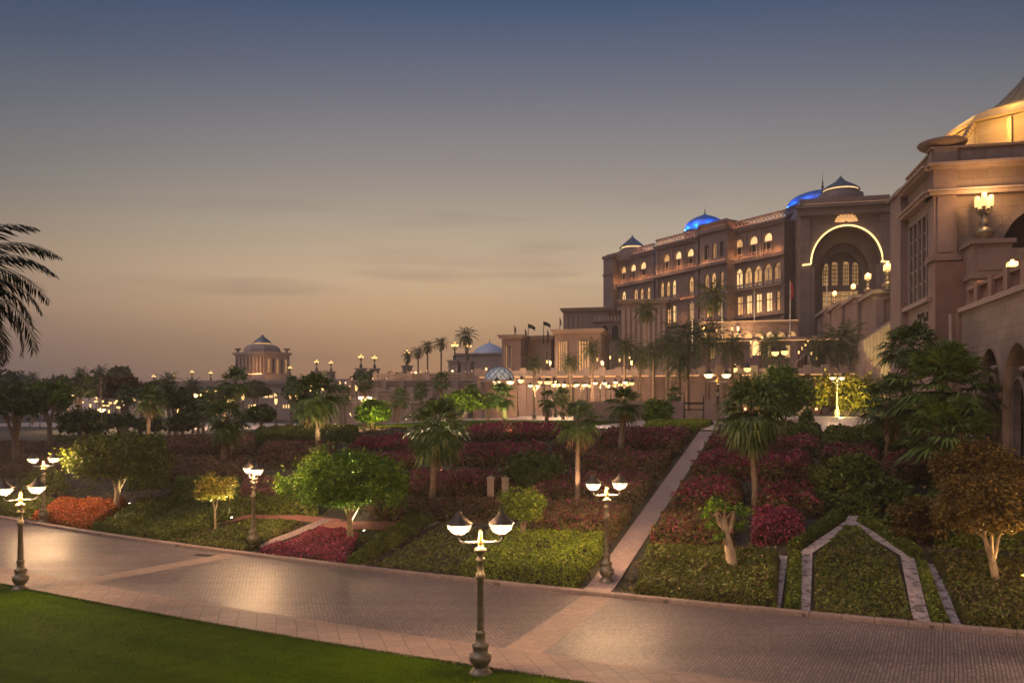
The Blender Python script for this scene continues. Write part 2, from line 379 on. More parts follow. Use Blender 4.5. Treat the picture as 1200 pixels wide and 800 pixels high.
def paver(name, w, h, c1, c2, mortar, msize, rough, bumpst, ang=0.0, var=0.5, spec=0.5, wob=0.0, wear=0.0):
    t = NT(name); v = t.coord('Object', rot=(0, 0, R(28.5) + ang))
    vb = v
    if wob:
        nw = t.new('ShaderNodeTexNoise', Scale=0.35, Detail=2.0); t.link(v, nw.inputs['Vector'])
        mm = t.new('ShaderNodeVectorMath', operation='MULTIPLY_ADD'); t.link(nw.outputs['Color'], mm.inputs[0]); mm.inputs[1].default_value = (wob, wob, 0); t.link(v, mm.inputs[2]); vb = mm.outputs[0]
    br = t.new('ShaderNodeTexBrick', Scale=1.0); t.link(vb, br.inputs['Vector'])
    br.inputs['Brick Width'].default_value = w; br.inputs['Row Height'].default_value = h; br.inputs['Mortar Size'].default_value = msize
    br.inputs['Mortar Smooth'].default_value = 0.3
    br.inputs['Color1'].default_value = (*c1, 1); br.inputs['Color2'].default_value = (*c2, 1); br.inputs['Mortar'].default_value = (*mortar, 1)
    n1 = t.noise(v, 0.25, 5); n2 = t.noise(v, 9, 4)
    c = t.mix(var, br.outputs['Color'], t.ramp(n1, [(0.3, (0.62, 0.62, 0.64)), (0.7, (1.25, 1.22, 1.2))]), 'MULTIPLY')
    if wear:                                         # tyre-polished lanes and oil stains
        vs = t.coord('Object', (0.05, 0.9, 1), (0, 0, R(28.5))); nl = t.noise(vs, 1.0, 3)
        c = t.mix(0.7, c, t.ramp(nl, [(0.35, (0.72, 0.72, 0.74)), (0.65, (1.15, 1.14, 1.12))]), 'MULTIPLY')
        nb = t.noise(v, 0.9, 6, 0.75); c = t.mix(0.8, c, t.ramp(nb, [(0.27, (0.45, 0.44, 0.44)), (0.4, (1, 1, 1))]), 'MULTIPLY')
    t.base(t.mix(0.5, c, t.ramp(n2, [(0.25, (0.6, 0.6, 0.6)), (0.75, (1.25, 1.25, 1.25))]), 'MULTIPLY'))
    rr = t.new('ShaderNodeMapRange'); t.link(n1, rr.inputs['Value']); rr.inputs['From Min'].default_value = 0.3; rr.inputs['From Max'].default_value = 0.7
    rr.inputs['To Min'].default_value = rough - 0.08; rr.inputs['To Max'].default_value = rough + 0.1
    t.link(rr.outputs[0], t.b.inputs['Roughness']); t.b.inputs['Specular IOR Level'].default_value = spec
    ht = t.new('ShaderNodeMath', operation='MULTIPLY_ADD'); t.link(br.outputs['Fac'], ht.inputs[0]); ht.inputs[1].default_value = -1.0; t.link(n2, ht.inputs[2])
    t.bump(ht.outputs[0], bumpst, 0.02)
    return t.mat
M['road'] = paver('road setts', 0.20, 0.10, (0.215, 0.175, 0.178), (0.135, 0.11, 0.113), (0.06, 0.05, 0.05), 0.014, 0.5, 1.0, R(90), 0.85, 0.36, 0.12, 1.0)
M['band'] = paver('road band slabs', 0.6, 0.4, (0.255, 0.19, 0.165), (0.215, 0.16, 0.138), (0.12, 0.09, 0.075), 0.008, 0.6, 0.3, 0, 0.5, 0.2)
M['pave'] = paver('pink pavement slabs', 0.62, 0.62, (0.25, 0.19, 0.17), (0.205, 0.156, 0.14), (0.09, 0.07, 0.06), 0.012, 0.62, 0.35, R(45), 0.6, 0.15)
M['path'] = paver('garden path pavers', 0.4, 0.2, (0.36, 0.265, 0.235), (0.30, 0.22, 0.195), (0.15, 0.11, 0.1), 0.012, 0.65, 0.3, R(45), 0.4, 0.3)
M['redpath'] = paver('red brick path', 0.3, 0.15, (0.36, 0.155, 0.105), (0.29, 0.125, 0.09), (0.15, 0.08, 0.06), 0.01, 0.75, 0.3, 0, 0.4, 0.3)
M['plaza'] = paver('pale plaza paving', 1.2, 0.6, (0.50, 0.41, 0.36), (0.44, 0.36, 0.32), (0.26, 0.21, 0.19), 0.012, 0.5, 0.2, 0, 0.3, 0.4)
t = NT('pale gravel'); v = t.coord(); vo = t.new('ShaderNodeTexVoronoi', Scale=9.0); t.link(v, vo.inputs['Vector'])
t.base(t.mix(0.35, t.ramp(t.noise(v, 3.2, 6), [(0.36, (0.13, 0.10, 0.085)), (0.48, (0.44, 0.35, 0.32)), (0.7, (0.56, 0.45, 0.42))]), vo.outputs['Distance'], 'MULTIPLY')); t.b.inputs['Roughness'].default_value = 0.9
t.bump(vo.outputs['Distance'], 0.8, 0.05); M['gravel'] = t.mat

tl = sorted(set([-700, -450, -320, -240, -190, -155] + fr(-130, 60, 3) + [75, 100, 140, 200, 300, 450, 700]))
sl = sorted(set([-120, -80, -50] + fr(-30, 29, 4) + fr(29, 64, 2.5) + fr(64, 110, 4.6) + [125, 145, 170, 200, 240, 300, 400, 520, 700]))
grid_mesh('ground', tl, sl, -0.03, M['soil'])
tr_ = fr(-260, 90, 2.5)
grid_mesh('lawn', tr_, fr(-60, 18.0, 3), 0.06, M['lawn'])
grid_mesh('pavement', tr_, [18.0, 18.95, 19.9], 0.012, M['pave'])
grid_mesh('road', tr_, fr(19.9, 27.4, 1.25), 0.0, M['road'])
rng = np.random.default_rng(3); n = 60000                # grass blades that fray the lawn's visible edge and surface
tt = rng.uniform(-50, 10, n); ss = 18.06 - np.abs(rng.normal(0, 1.0, n)) * np.where(rng.uniform(0, 1, n) < .35, .08, 3.0); x_, y_ = xy(tt, ss)
P0 = np.column_stack([x_, y_, np.full(n, .055)]); a_ = rng.uniform(0, 6.28, n); h_ = rng.uniform(.03, .075, n); D_ = np.column_stack([np.cos(a_), np.sin(a_), np.zeros(n)])
T_ = P0 + np.column_stack([rng.normal(0, .025, n), rng.normal(0, .025, n), h_]); w_ = .007
setp(QB().add(np.stack([P0 - D_ * w_, P0 + D_ * w_, T_ + D_ * w_ * .3, T_ - D_ * w_ * .3], 1)).build('lawn_grass', m_leaf('grass blade', (.032, .066, .0012), (.05, .09, .0018), (.075, .12, .004), .3, .4)), kind='stuff')
k = MB(); t0 = -120.0
while t0 < 40:                                    # kerb: separate stones with open joints
    L = 0.98; P = []
    for s_, z_ in ((27.4, -0.05), (27.4, 0.12), (27.43, 0.15), (27.72, 0.15), (27.72, -0.05)):
        P.append([(t0, s_, z_), (t0 + L, s_, z_)])
    V = []
    for e in (0, 1):
        for p in P: x, y = xy(p[e][0], p[e][1]); V.append((x, y, p[e][2]))
    k.add(V, [(i, i + 1, 6 + i, 5 + i) for i in range(4)] + [(0, 1, 2, 3, 4), (9, 8, 7, 6, 5)])
    t0 += 1.0
setp(k.build('kerb', M['band']), kind='structure')
g = MB(); t0 = -120.0
while t0 < 40:                                    # flush edging between pavement and road
    V = []
    for tt, s_ in ((t0, 19.82), (t0 + 0.6, 19.82), (t0 + 0.6, 20.0), (t0, 20.0)):
        x, y = xy(tt, s_); V.append((x, y, 0.02))
    g.add(V, [(0, 1, 2, 3)]); t0 += 0.62
setp(g.build('pavement_edging', M['band']), kind='structure')

PATHS = []
def ribbon(name, pts, w, lift, mat, kind='structure', step=1.0):
    PATHS.append(([(p[0], p[1]) for p in pts], w))
    P = [Vector(p) for p in pts]; D = [P[0]]
    for a, b in zip(P[:-1], P[1:]):
        n = max(1, int((b - a).length / step)); D += [a + (b - a) * (i + 1) / n for i in range(n)]
    V, Fc = [], []
    for i, p in enumerate(D):
        d = (D[min(i + 1, len(D) - 1)] - D[max(i - 1, 0)]); d.z = 0; d.normalize(); sd_ = Vector((-d.y, d.x, 0))
        for s in (-0.5, 0, 0.5):
            q = p + sd_ * (w * s); V.append((q.x, q.y, float(gz(q.x, q.y)) + lift))
    for i in range(len(D) - 1):
        for j in (0, 1): Fc.append((3 * i + j, 3 * i + j + 1, 3 * i + j + 4, 3 * i + j + 3))
    b = MB(); b.add(V, Fc, 0, True); o = b.build(name, mat); setp(o, kind=kind); return o
def bil(c, u, v):
    return c[0] * ((1 - u) * (1 - v)) + c[1] * (u * (1 - v)) + c[2] * (u * v) + c[3] * ((1 - u) * v)
def sheet(name, c, lift, mat, kind='structure', n=10):
    V = []
    for j in range(n + 1):
        for i in range(n + 1):
            p = bil(c, i / n, j / n); V.append((p.x, p.y, float(gz(p.x, p.y)) + lift))
    b = MB(); b.add(V, [(j * (n + 1) + i, j * (n + 1) + i + 1, (j + 1) * (n + 1) + i + 1, (j + 1) * (n + 1) + i) for j in range(n) for i in range(n)], 0, True)
    o = b.build(name, mat); setp(o, kind=kind); return o
# bands across the road
def tsp(px, py): p = G(px, py); a, s = ts(p.x, p.y); return a
def band(name, pxa, pxb, w, s0, s1, mat):
    ta, tb = tsp(*pxa), tsp(*pxb); V = []
    n = 8
    for i in range(n + 1):
        s = s0 + (s1 - s0) * i / n; tt = tb + (ta - tb) * i / n
        for e in (-w / 2, w / 2): x, y = xy(tt + e, s); V.append((x, y, 0.006))
    b = MB(); b.add(V, [(2 * i, 2 * i + 1, 2 * i + 3, 2 * i + 2) for i in range(n)], 0); setp(b.build(name, mat), kind='structure')
band('road_band', (262, 652), (120, 677), 1.15, 20.0, 27.4, M['band'])
band('road_band', (690, 705), (590, 775), 1.15, 20.0, 27.4, M['band'])

# paths through the garden
PA, PB = G(698, 694), G(828, 506)
PD = (PB - PA); PL = PD.length; PD.z = 0; PD.normalize()
ribbon('garden_path', [PA - PD * 0.3, PB], 1.1, 0.05, M['path'])
ribbon('garden_path', [G(418, 664), G(450, 640), G(528, 604)], 0.5, 0.045, M['path'])
ribbon('red_path', [G(150, 632), G(215, 620), G(290, 606), G(340, 606), G(395, 612)], 1.0, 0.045, M['redpath'])
ribbon('garden_path', [G(303, 641), G(350, 624), G(384, 609)], 0.8, 0.06, M['path'])
ribbon('red_path', [G(378, 616), G(420, 616), G(470, 617)], 1.5, 0.05, M['redpath'])
# pale gravel borders on the far side of the road
GW = 0.5
ribbon('gravel_path', [G(906, 716), G(917, 652)], 0.42, 0.05, M['gravel'])
ribbon('gravel_path', [G(940, 719), G(945, 648), G(997, 612)], GW, 0.05, M['gravel'])
ribbon('gravel_path', [G(1083, 735), G(1063, 652), G(997, 612)], GW, 0.054, M['gravel'])
ribbon('gravel_path', [G(1122, 739), G(1092, 662)], 0.42, 0.05, M['gravel'])
ribbon('gravel_path', [G(997, 612), G(1004, 595), G(985, 588)], 0.45, 0.046, M['gravel'])
ribbon('gravel_path', [G(1000, 606), G(1040, 582)], 0.4, 0.044, M['gravel'])
ribbon('gravel_path', [G(930, 586), G(968, 570)], 0.5, 0.046, M['gravel'])
# plaza in front of the terrace wall, side road, far forecourt
def band_ts(name, t0, t1, s0, s1, lift, mat): return grid_mesh(name, fr(t0, t1, 4), fr(s0, s1, 4), lift, mat)
band_ts('plaza', -66, 28, 66.5, 104, 0.06, M['plaza'])
band_ts('forecourt', -190, -66, 88, 118, 0.06, M['plaza'])
o = grid_mesh('lawn', fr(-58, -30, 4), fr(64.2, 84, 4), 0.10, M['lawn'])
o = grid_mesh('lawn', fr(-80, -59, 4), fr(62, 76, 4), 0.10, M['lawn'])

# drain grate
p = G(235, 651); d = thing('drain_grate', 'dark iron drain grate in the road beside the kerb', 'drain', (p.x, p.y, 0.004), rz=R(-28.5))
b = MB(); b.box((0, 0, 0.006), (1.0, 0.06, 0.012)).box((0, 0.36, 0.006), (1.0, 0.06, 0.012)).box((-.48, .18, .006), (.04, .3, .012)).box((.48, .18, .006), (.04, .3, .012)).build('frame', M['iron_dark'], d)
b = MB()
for i in range(11): b.box((-0.42 + i * 0.084, 0.18, 0.004), (0.035, 0.3, 0.008))
b.build('grate', M['iron_dark'], d)
# ---------------------------------------------------------------- twin-lantern street lamps
t = NT('lantern glass'); v = t.coord(); sp = t.new('ShaderNodeSeparateXYZ'); t.link(v, sp.inputs[0])
em = t.new('ShaderNodeEmission'); em.inputs[0].default_value = (1.0, 0.70, 0.36, 1); em.inputs[1].default_value = 3.2
tp = t.new('ShaderNodeBsdfTransparent'); tp.inputs[0].default_value = (1, 0.93, 0.8, 1)
ms = t.new('ShaderNodeMixShader'); ms.inputs[0].default_value = 0.62
t.link(tp.outputs[0], ms.inputs[1]); t.link(em.outputs[0], ms.inputs[2]); t.link(ms.outputs[0], t.o.inputs[0]); M['lantern_glass'] = t.mat
M['bulb'] = m_emit('lamp bulb', (1.0, 0.82, 0.52), 14.0)
M['far_glow'] = m_emit('far lantern glow', (1.0, 0.58, 0.20), 1.9)
M['spot_glow'] = m_emit('spotlight lens', (1.0, 0.95, 0.8), 5.0)

def lamp_light(parent, loc, power, rad=0.09, color=(1.0, 0.64, 0.37), name='lamp_light'):
    l = bpy.data.lights.new(name, 'POINT'); l.energy = power * LP; l.color = color; l.shadow_soft_size = rad
    o = bpy.data.objects.new(name, l); COL.objects.link(o); o.location = loc; o.parent = parent; return o
def lantern_mesh(parent, x):
    b = MB()
    b.lathe([(0.36, 3.985), (0.35, 4.01), (0.27, 4.07), (0.17, 4.16), (0.09, 4.25), (0.06, 4.29), (0.065, 4.31), (0.03, 4.34), (0.012, 4.36), (0.012, 4.44), (0.022, 4.45), (0.004, 4.52)], (x, 0, 0), 12)
    for k in range(8):
        a = math.pi * 2 * k / 8; c, s = math.cos(a), math.sin(a)
        b.tube([(x + c * r, s * r, z) for r, z in ((0.10, 3.72), (0.20, 3.76), (0.28, 3.85), (0.325, 3.98))], 0.011, 4)
        b.tube([(x + c * 0.335, s * 0.335, 3.99), (x + c * 0.38, s * 0.38, 4.03)], [0.016, 0.004], 4)
    b.lathe([(0.04, 3.64), (0.10, 3.67), (0.11, 3.72), (0.09, 3.73)], (x, 0, 0), 10)
    o = b.build('lantern', M['iron_mid'], parent)
    MB().lathe([(0.085, 3.735), (0.19, 3.77), (0.268, 3.86), (0.305, 3.975)], (x, 0, 0), 16).build('glass', M['lantern_glass'], o)
    MB().lathe([(0.01, 3.80), (0.06, 3.83), (0.075, 3.88), (0.05, 3.94), (0.01, 3.97)], (x, 0, 0), 10).build('bulb', M['bulb'], o)
    return o
def make_lamp():
    L = thing('street_lamp', 'x', 'street lamp')
    MB().lathe([(0.32, 0), (0.32, 0.05), (0.26, 0.13), (0.18, 0.2), (0.19, 0.24), (0.28, 0.37), (0.30, 0.45), (0.29, 0.55), (0.21, 0.58), (0.20, 0.72), (0.23, 0.76), (0.22, 0.82), (0.14, 0.86), (0.125, 1.06), (0.145, 1.09), (0.14, 1.14), (0.11, 1.18)], n=16).build('base', M['iron'], L)
    MB().lathe([(0.10, 1.17), (0.095, 1.5), (0.085, 2.5), (0.125, 2.54), (0.13, 2.60), (0.12, 2.67), (0.085, 2.7), (0.08, 2.98), (0.125, 3.01), (0.13, 3.06), (0.08, 3.1), (0.085, 3.2), (0.17, 3.27), (0.175, 3.34), (0.08, 3.38), (0.075, 3.44)], n=14).build('post', M['iron'], L)
    MB().lathe([(0.06, 3.43), (0.09, 3.47), (0.085, 3.55), (0.055, 3.6), (0.06, 3.66), (0.04, 3.72), (0.045, 3.76), (0.006, 3.83)], n=10).build('finial', M['gilt'], L)
    for s in (-1, 1):
        MB().tube([(s * 0.06, 0, 3.50), (s * 0.30, 0, 3.50), (s * 0.46, 0, 3.50), (s * 0.53, 0, 3.535), (s * 0.56, 0, 3.60), (s * 0.56, 0, 3.66)], [0.035, 0.028, 0.026, 0.026, 0.026, 0.03], 7).build('arm', M['white_metal'], L)
        lantern_mesh(L, s * 0.56)
    return L
LAMP = make_lamp(); used = {}
near = [  # base px, yaw of the arms, label, light
 ((563, 790), 8, 'bronze twin lantern street lamp on the near lawn edge with dark roofed lanterns', 1),
 ((24, 691), 42, 'bronze twin lantern street lamp on the lawn edge beside the dark palm', 1),
 ((711, 682), 14, 'twin lantern street lamp at the foot of the long garden path', 1),
 ((297, 641), -52, 'twin lantern street lamp between the magenta flower bed and the slim yellow tree', 1),
 ((51, 612), 30, 'twin lantern street lamp behind the orange flowers by the domed dark tree', 1)]
for wx, wy, lab in ((20.6, 22.9, 'twin lantern street lamp further along the garden side kerb, past the russet tree'), (16.9, 11.2, 'twin lantern street lamp further along the lawn edge, past the near one')):
    L = place(LAMP, used, (wx, wy, 0.06), R(-20), 1.0, lab, 'twin lantern lamps along the road')
    for s in (-1, 1): lamp_light(L, (s * 0.56, 0, 3.87), 560)
for i, (p, a, lab, lt) in enumerate(near):
    g = G(*p); L = place(LAMP, used, g, R(a), 1.0, lab, 'twin lantern lamps along the road')
    for s in (-1, 1): lamp_light(L, (s * 0.56, 0, 3.87), 260 if i else 200)
# lamps in the middle distance: lantern row in px, distance
mid = [((428, 466), 83, 10, 'twin lantern lamp at the lawn beyond the round topiary tree'),
       ((590, 448), 73, 5, 'twin lantern lamp in front of the lattice glass dome'),
       ((841, 440), 62, 0, 'twin lantern lamp rising behind the big droopy fan palm by the wooden gate'),
       ((981, 443), 95, 20, 'twin lantern lamp glowing above the big yellow lit shrub'),
       ((626, 452), 100, 40, 'twin lantern lamp before the terrace wall, just past the lattice dome'),
       ((681, 451), 104, 25, 'twin lantern lamp before the terrace wall behind a leaning palm'),
       ((703, 449), 102, 15, 'twin lantern lamp before the terrace wall, between two palm trunks'),
       ((727, 448), 101, 10, 'twin lantern lamp before the terrace wall under the tallest date palm')]
for (px, py), d, a, lab in mid:
    base = AT(px, d); z = ZP(py, d); sc = (z - base.z) / 3.9
    if sc < 0.8 or sc > 1.3:
        sc = max(0.8, min(1.3, sc))
    L = place(LAMP, used, base, R(a), sc, lab, 'twin lantern lamps on the plaza')
    pw = 420 if px in (428, 981) else 230
    lamp_light(L, (0.56, 0, 3.87), pw); lamp_light(L, (-0.56, 0, 3.87), pw)

# ---------------------------------------------------------------- far lamps: one small mesh each
def far_lamp_mesh(kind):
    b = MB()
    if kind == 'twin':
        b.lathe([(0.22, 0), (0.2, 0.5), (0.1, 1.0), (0.08, 3.3), (0.12, 3.5)], n=6)
        b.tube([(-0.5, 0, 3.55), (0.5, 0, 3.55)], 0.04, 4)
        for s in (-1, 1):
            b.lathe([(0.34, 4.05), (0.2, 4.2), (0.03, 4.5)], (s * 0.56, 0, 0), 8)
            b.lathe([(0.1, 3.7), (0.26, 3.8), (0.31, 4.03)], (s * 0.56, 0, 0), 8, 1)
    elif kind == 'cluster':                          # stone pedestal with a crown of lanterns
        b.box((0, 0, 1.6), (2.0, 2.0, 3.2), 2); b.box((0, 0, 3.35), (2.5, 2.5, 0.35), 2); b.box((0, 0, 0.25), (2.4, 2.4, 0.5), 2)
        b.lathe([(0.55, 3.5), (0.3, 3.9), (0.5, 4.3), (0.18, 4.6), (0.12, 6.0), (0.2, 6.2), (0.1, 6.8)], n=8)
        for k in range(5):
            a = k * 2 * math.pi / 5; x, y = 0.55 * math.cos(a), 0.55 * math.sin(a)
            b.tube([(0, 0, 5.6), (x, y, 5.9), (x, y, 6.3)], 0.06, 4)
            b.lathe([(0.14, 6.3), (0.25, 6.45), (0.24, 6.75)], (x, y, 0), 7, 1); b.lathe([(0.29, 6.75), (0.06, 7.05)], (x, y, 0), 7)
        b.lathe([(0.14, 6.8), (0.25, 6.95), (0.24, 7.25)], (0, 0, 0), 7, 1); b.lathe([(0.29, 7.25), (0.06, 7.55)], (0, 0, 0), 7)
    else:                                           # single lantern on a slim post
        b.lathe([(0.15, 0), (0.07, 0.5), (0.06, 2.5)], n=6)
        b.lathe([(0.08, 2.5), (0.15, 2.8), (0.14, 3.1)], n=8, m=1); b.lathe([(0.19, 3.1), (0.03, 3.4)], n=8)
    o = b.build('garden_lamp', [M['iron_dark'], M['far_glow'], M['stone_far']]); return o
FL = {k: far_lamp_mesh(k) for k in ('twin', 'cluster', 'single')}
FL['cluster'].name = 'pedestal_lamp'; fused = {}
GLOW = {'twin': 3.9, 'cluster': 6.8, 'single': 2.95}
def far_lamp(kind, px, py, d, label, group, base=None, sc=None):
    o = FL[kind]
    if o.name in fused: o = o.copy(); COL.objects.link(o)
    fused[FL[kind].name] = 1
    z = ZP(py, d); x = XP(px, d); zb = float(gz(x, d)) if base is None else base
    s = sc or max(0.6, min(1.6, (z - zb) / GLOW[kind]))
    if base is None and abs((z - zb) / GLOW[kind] - s) > 0.02: pass
    o.location = (x, d, z - GLOW[kind] * s); o.scale = (s, s, s); o.rotation_euler = (0, 0, random.Random(px).uniform(-1.3, 1.3))
    setp(o, label, 'lamp', group); return o
# ---------------------------------------------------------------- hedges, beds
HC = [0]
def hedge(name, label, cat, c, h, mats, top=0.85, side=0.15, leaf=0.09, dens=1.0, group=None, kind=None, wob=0.16, core=True, up=0.4):
    """c: four ground corners (front a, front b, back b, back a); mats: [core, main/top leaf, side leaf]"""
    HC[0] += 1; rng = np.random.default_rng(HC[0])
    C = np.array([[p.x, p.y] for p in c]); Lu = (np.linalg.norm(C[1] - C[0]) + np.linalg.norm(C[2] - C[3])) / 2; Lv = (np.linalg.norm(C[2] - C[1]) + np.linalg.norm(C[3] - C[0])) / 2
    area = Lu * Lv; lf = leaf * leaf * 0.75
    n = int(min(26000, area / lf * 1.5 * dens)); ne = int(min(16000, 2 * (Lu + Lv) * h / lf * 1.2 * dens))
    u, v = rng.uniform(0, 1, n), rng.uniform(0, 1, n)
    ph = rng.uniform(0, 6.28, 6)
    def pos(u, v): return (C[0] * ((1 - u) * (1 - v))[:, None] + C[1] * (u * (1 - v))[:, None] + C[2] * (u * v)[:, None] + C[3] * ((1 - u) * v)[:, None])
    def bumps(P): x, y = P[:, 0], P[:, 1]; return (np.sin(x * 1.7 + ph[0]) * np.sin(y * 1.9 + ph[1]) + 0.6 * np.sin(x * 3.9 + ph[2]) * np.sin(y * 4.3 + ph[3]) + 0.4 * np.sin(x * 8.1 + ph[4]) * np.sin(y * 7.3 + ph[5])) / 1.6
    r = min(h * 0.8, 0.42 * min(Lu, Lv))
    def prof(u, v):
        d = np.minimum(np.minimum(u, 1 - u) * Lu, np.minimum(v, 1 - v) * Lv); return np.sqrt(np.clip(1 - (1 - np.minimum(d / r, 1)) ** 2, 0, 1))
    P = pos(u, v); pr = prof(u, v); z = h * pr * (1 + wob * bumps(P)) + rng.normal(0, leaf * 0.5, n)
    z = z + np.where(rng.uniform(0, 1, n) < .06, rng.uniform(0, .28, n) * min(1, h), 0)     # stray shoots
    T = np.column_stack([P, gz(P[:, 0], P[:, 1]) + np.maximum(z, 0.02)])
    e = rng.integers(0, 4, ne); w = rng.uniform(0, 1, ne); hz_ = rng.uniform(0.02, 0.95, ne); ins = r * (1 - np.sqrt(1 - hz_ ** 2)) * rng.uniform(0.8, 1.1, ne)
    L4 = 2 * (Lu + Lv); sel = rng.uniform(0, L4, ne)
    fu = np.where(sel < Lu, w, np.where(sel < 2 * Lu, w, np.where(sel < 2 * Lu + Lv, ins / Lu, 1 - ins / Lu)))
    fv = np.where(sel < Lu, ins / Lv, np.where(sel < 2 * Lu, 1 - ins / Lv, w))
    fu, fv = np.clip(fu, 0, 1), np.clip(fv, 0, 1)
    P2 = pos(fu, fv); z2 = h * hz_ * (1 + wob * bumps(P2)); S = np.column_stack([P2, gz(P2[:, 0], P2[:, 1]) + z2])
    q = QB(); q1 = leafq(T, leaf, rng, up); q2 = leafq(S, leaf, rng, 0.0)
    f1 = rng.uniform(0, 1, n) < np.where(pr > 0.75, top, side + (top - side) * 0.4)
    nb = bumps(P); f1 &= (nb + rng.normal(0, 0.5, n)) > (-0.9 if top > 0.6 else -0.3)
    f2 = rng.uniform(0, 1, ne) < side + (hz_ > 0.75) * (top - side) * 0.5
    for f, qq in ((f1, q1), (f2, q2)):
        if f.any(): q.add(qq[f], 1)
        if (~f).any(): q.add(qq[~f], 2)
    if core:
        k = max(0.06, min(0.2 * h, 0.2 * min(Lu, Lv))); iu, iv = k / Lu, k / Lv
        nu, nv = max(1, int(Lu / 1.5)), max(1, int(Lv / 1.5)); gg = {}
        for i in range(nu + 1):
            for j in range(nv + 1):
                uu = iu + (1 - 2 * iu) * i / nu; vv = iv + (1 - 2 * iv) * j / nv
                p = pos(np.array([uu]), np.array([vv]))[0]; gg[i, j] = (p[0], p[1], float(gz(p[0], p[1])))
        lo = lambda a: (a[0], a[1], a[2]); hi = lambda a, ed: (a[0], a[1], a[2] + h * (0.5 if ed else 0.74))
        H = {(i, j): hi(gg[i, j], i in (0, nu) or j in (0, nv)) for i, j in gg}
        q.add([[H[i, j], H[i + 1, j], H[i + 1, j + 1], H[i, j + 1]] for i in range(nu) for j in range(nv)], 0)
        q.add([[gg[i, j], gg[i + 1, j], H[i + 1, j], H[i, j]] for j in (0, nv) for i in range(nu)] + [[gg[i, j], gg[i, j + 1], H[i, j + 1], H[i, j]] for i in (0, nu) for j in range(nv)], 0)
    o = q.build(name, mats, None, (float(C[:, 0].mean()), float(C[:, 1].mean()), float(gz(C[:, 0].mean(), C[:, 1].mean()))))
    setp(o, label, cat, group, kind); return o
def quad_px(a, b, depth, dirv=None, depth2=None):
    """front corners in px, run back from there"""
    p, q = G(*a), G(*b); d = dirv or Vector((NX, NY, 0)); d2 = depth2 or depth
    return [p, q, q + d * d2, p + d * depth]
def quad4(*c):
    """ground corners from px, kept behind the kerb and clear of the long path"""
    P = [G(*q) for q in c]; out_ = []
    side = [((p - PA).x * PD.y - (p - PA).y * PD.x) for p in P]; sg = 1.0 if sum(side) > 0 else -1.0
    for p in P:
        a, s_ = ts(p.x, p.y); sp = s_ - float(curve(a))
        if sp < 28.0: x, y = xy(a, 28.0); p = Vector((x, y, float(gz(x, y))))
        q = p - PA; al = q.x * PD.x + q.y * PD.y; ac = q.x * PD.y - q.y * PD.x
        if -1 < al < PL + 1 and ac * sg < .92: sh = sg * .92 - ac; p = Vector((p.x + PD.y * sh, p.y - PD.x * sh, p.z))
        out_.append(p)
    return out_

# ---------------------------------------------------------------- broadleaf trees
def crown_quads(rng, c, rad, nclump, per, leaf, cr=0.3, flat=0.0, shell=0.45, up=0.3):
    c = np.array(c); rad = np.array(rad)
    d = rng.normal(size=(nclump, 3)); d /= np.linalg.norm(d, axis=1)[:, None]
    if flat: d[:, 2] = np.where(d[:, 2] < -flat, -flat + (d[:, 2] + flat) * 0.25, d[:, 2])
    ph = rng.uniform(0, 6.28, 4)
    k = rng.uniform(shell, 1.0, nclump) ** 0.6 * (1 + .17 * np.sin(3.1 * d[:, 0] + ph[0]) * np.sin(2.7 * d[:, 1] + ph[1]) + .12 * np.sin(6.3 * d[:, 2] + 4.9 * d[:, 0] + ph[2]))
    cen = c + d * rad * k[:, None] * 0.86
    sz = cr * rad.mean() * rng.uniform(0.55, 1.25, nclump)
    P = np.repeat(cen, per, 0) + rng.normal(size=(nclump * per, 3)) * np.repeat(sz, per)[:, None] * 0.5 * np.array([1, 1, 0.75])
    return leafq(P, leaf, rng, up)
def make_tree(name, label, cat, loc, trunk_h, rad, leafmat, leaf=0.14, nclump=70, per=70, seed=1, flat=0.35, barkm='bark', cr=0.3, lean=(0, 0), tr=0.14, forks=4, cz=None, shell=0.45):
    rng = np.random.default_rng(seed); o = thing(name, label, cat, loc)
    cz = cz if cz is not None else trunk_h + rad[2] * 0.55
    b = MB(); fz = trunk_h * 0.62; bx, by = lean[0] * 0.5, lean[1] * 0.5
    b.tube([(0, 0, -0.1), (bx * 0.3, by * 0.3, fz * 0.35), (bx * 0.6, by * 0.6, fz * 0.7), (bx, by, fz)], [tr * 1.35, tr * 1.05, tr, tr * 0.95], 9)
    for k in range(forks):
        a = 2 * math.pi * (k + rng.uniform(-0.25, 0.25)) / forks + seed; rr = rng.uniform(0.35, 0.6)
        e = (lean[0] + rad[0] * rr * math.cos(a), lean[1] + rad[1] * rr * math.sin(a), cz + rad[2] * rng.uniform(-0.1, 0.5))
        m1 = (bx + (e[0] - bx) * 0.4 + rng.uniform(-.08, .08), by + (e[1] - by) * 0.4, fz + (e[2] - fz) * 0.5)
        b.tube([(bx, by, fz - 0.1), m1, e], [tr * 0.68, tr * 0.42, tr * 0.12], 7)
        for q in range(2):
            e2 = (m1[0] + rng.uniform(-1, 1) * rad[0] * 0.4, m1[1] + rng.uniform(-1, 1) * rad[1] * 0.4, m1[2] + rad[2] * rng.uniform(0.2, 0.6))
            b.tube([m1, ((m1[0] + e2[0]) / 2, (m1[1] + e2[1]) / 2, (m1[2] + e2[2]) / 2 + .05), e2], [tr * 0.3, tr * 0.2, tr * 0.06], 5)
    b.build('trunk', M[barkm], o)
    q = QB(); q.add(crown_quads(rng, (lean[0], lean[1], cz), rad, nclump, per, leaf, cr, flat, shell)); q.build('crown', M[leafmat], o)
    return o
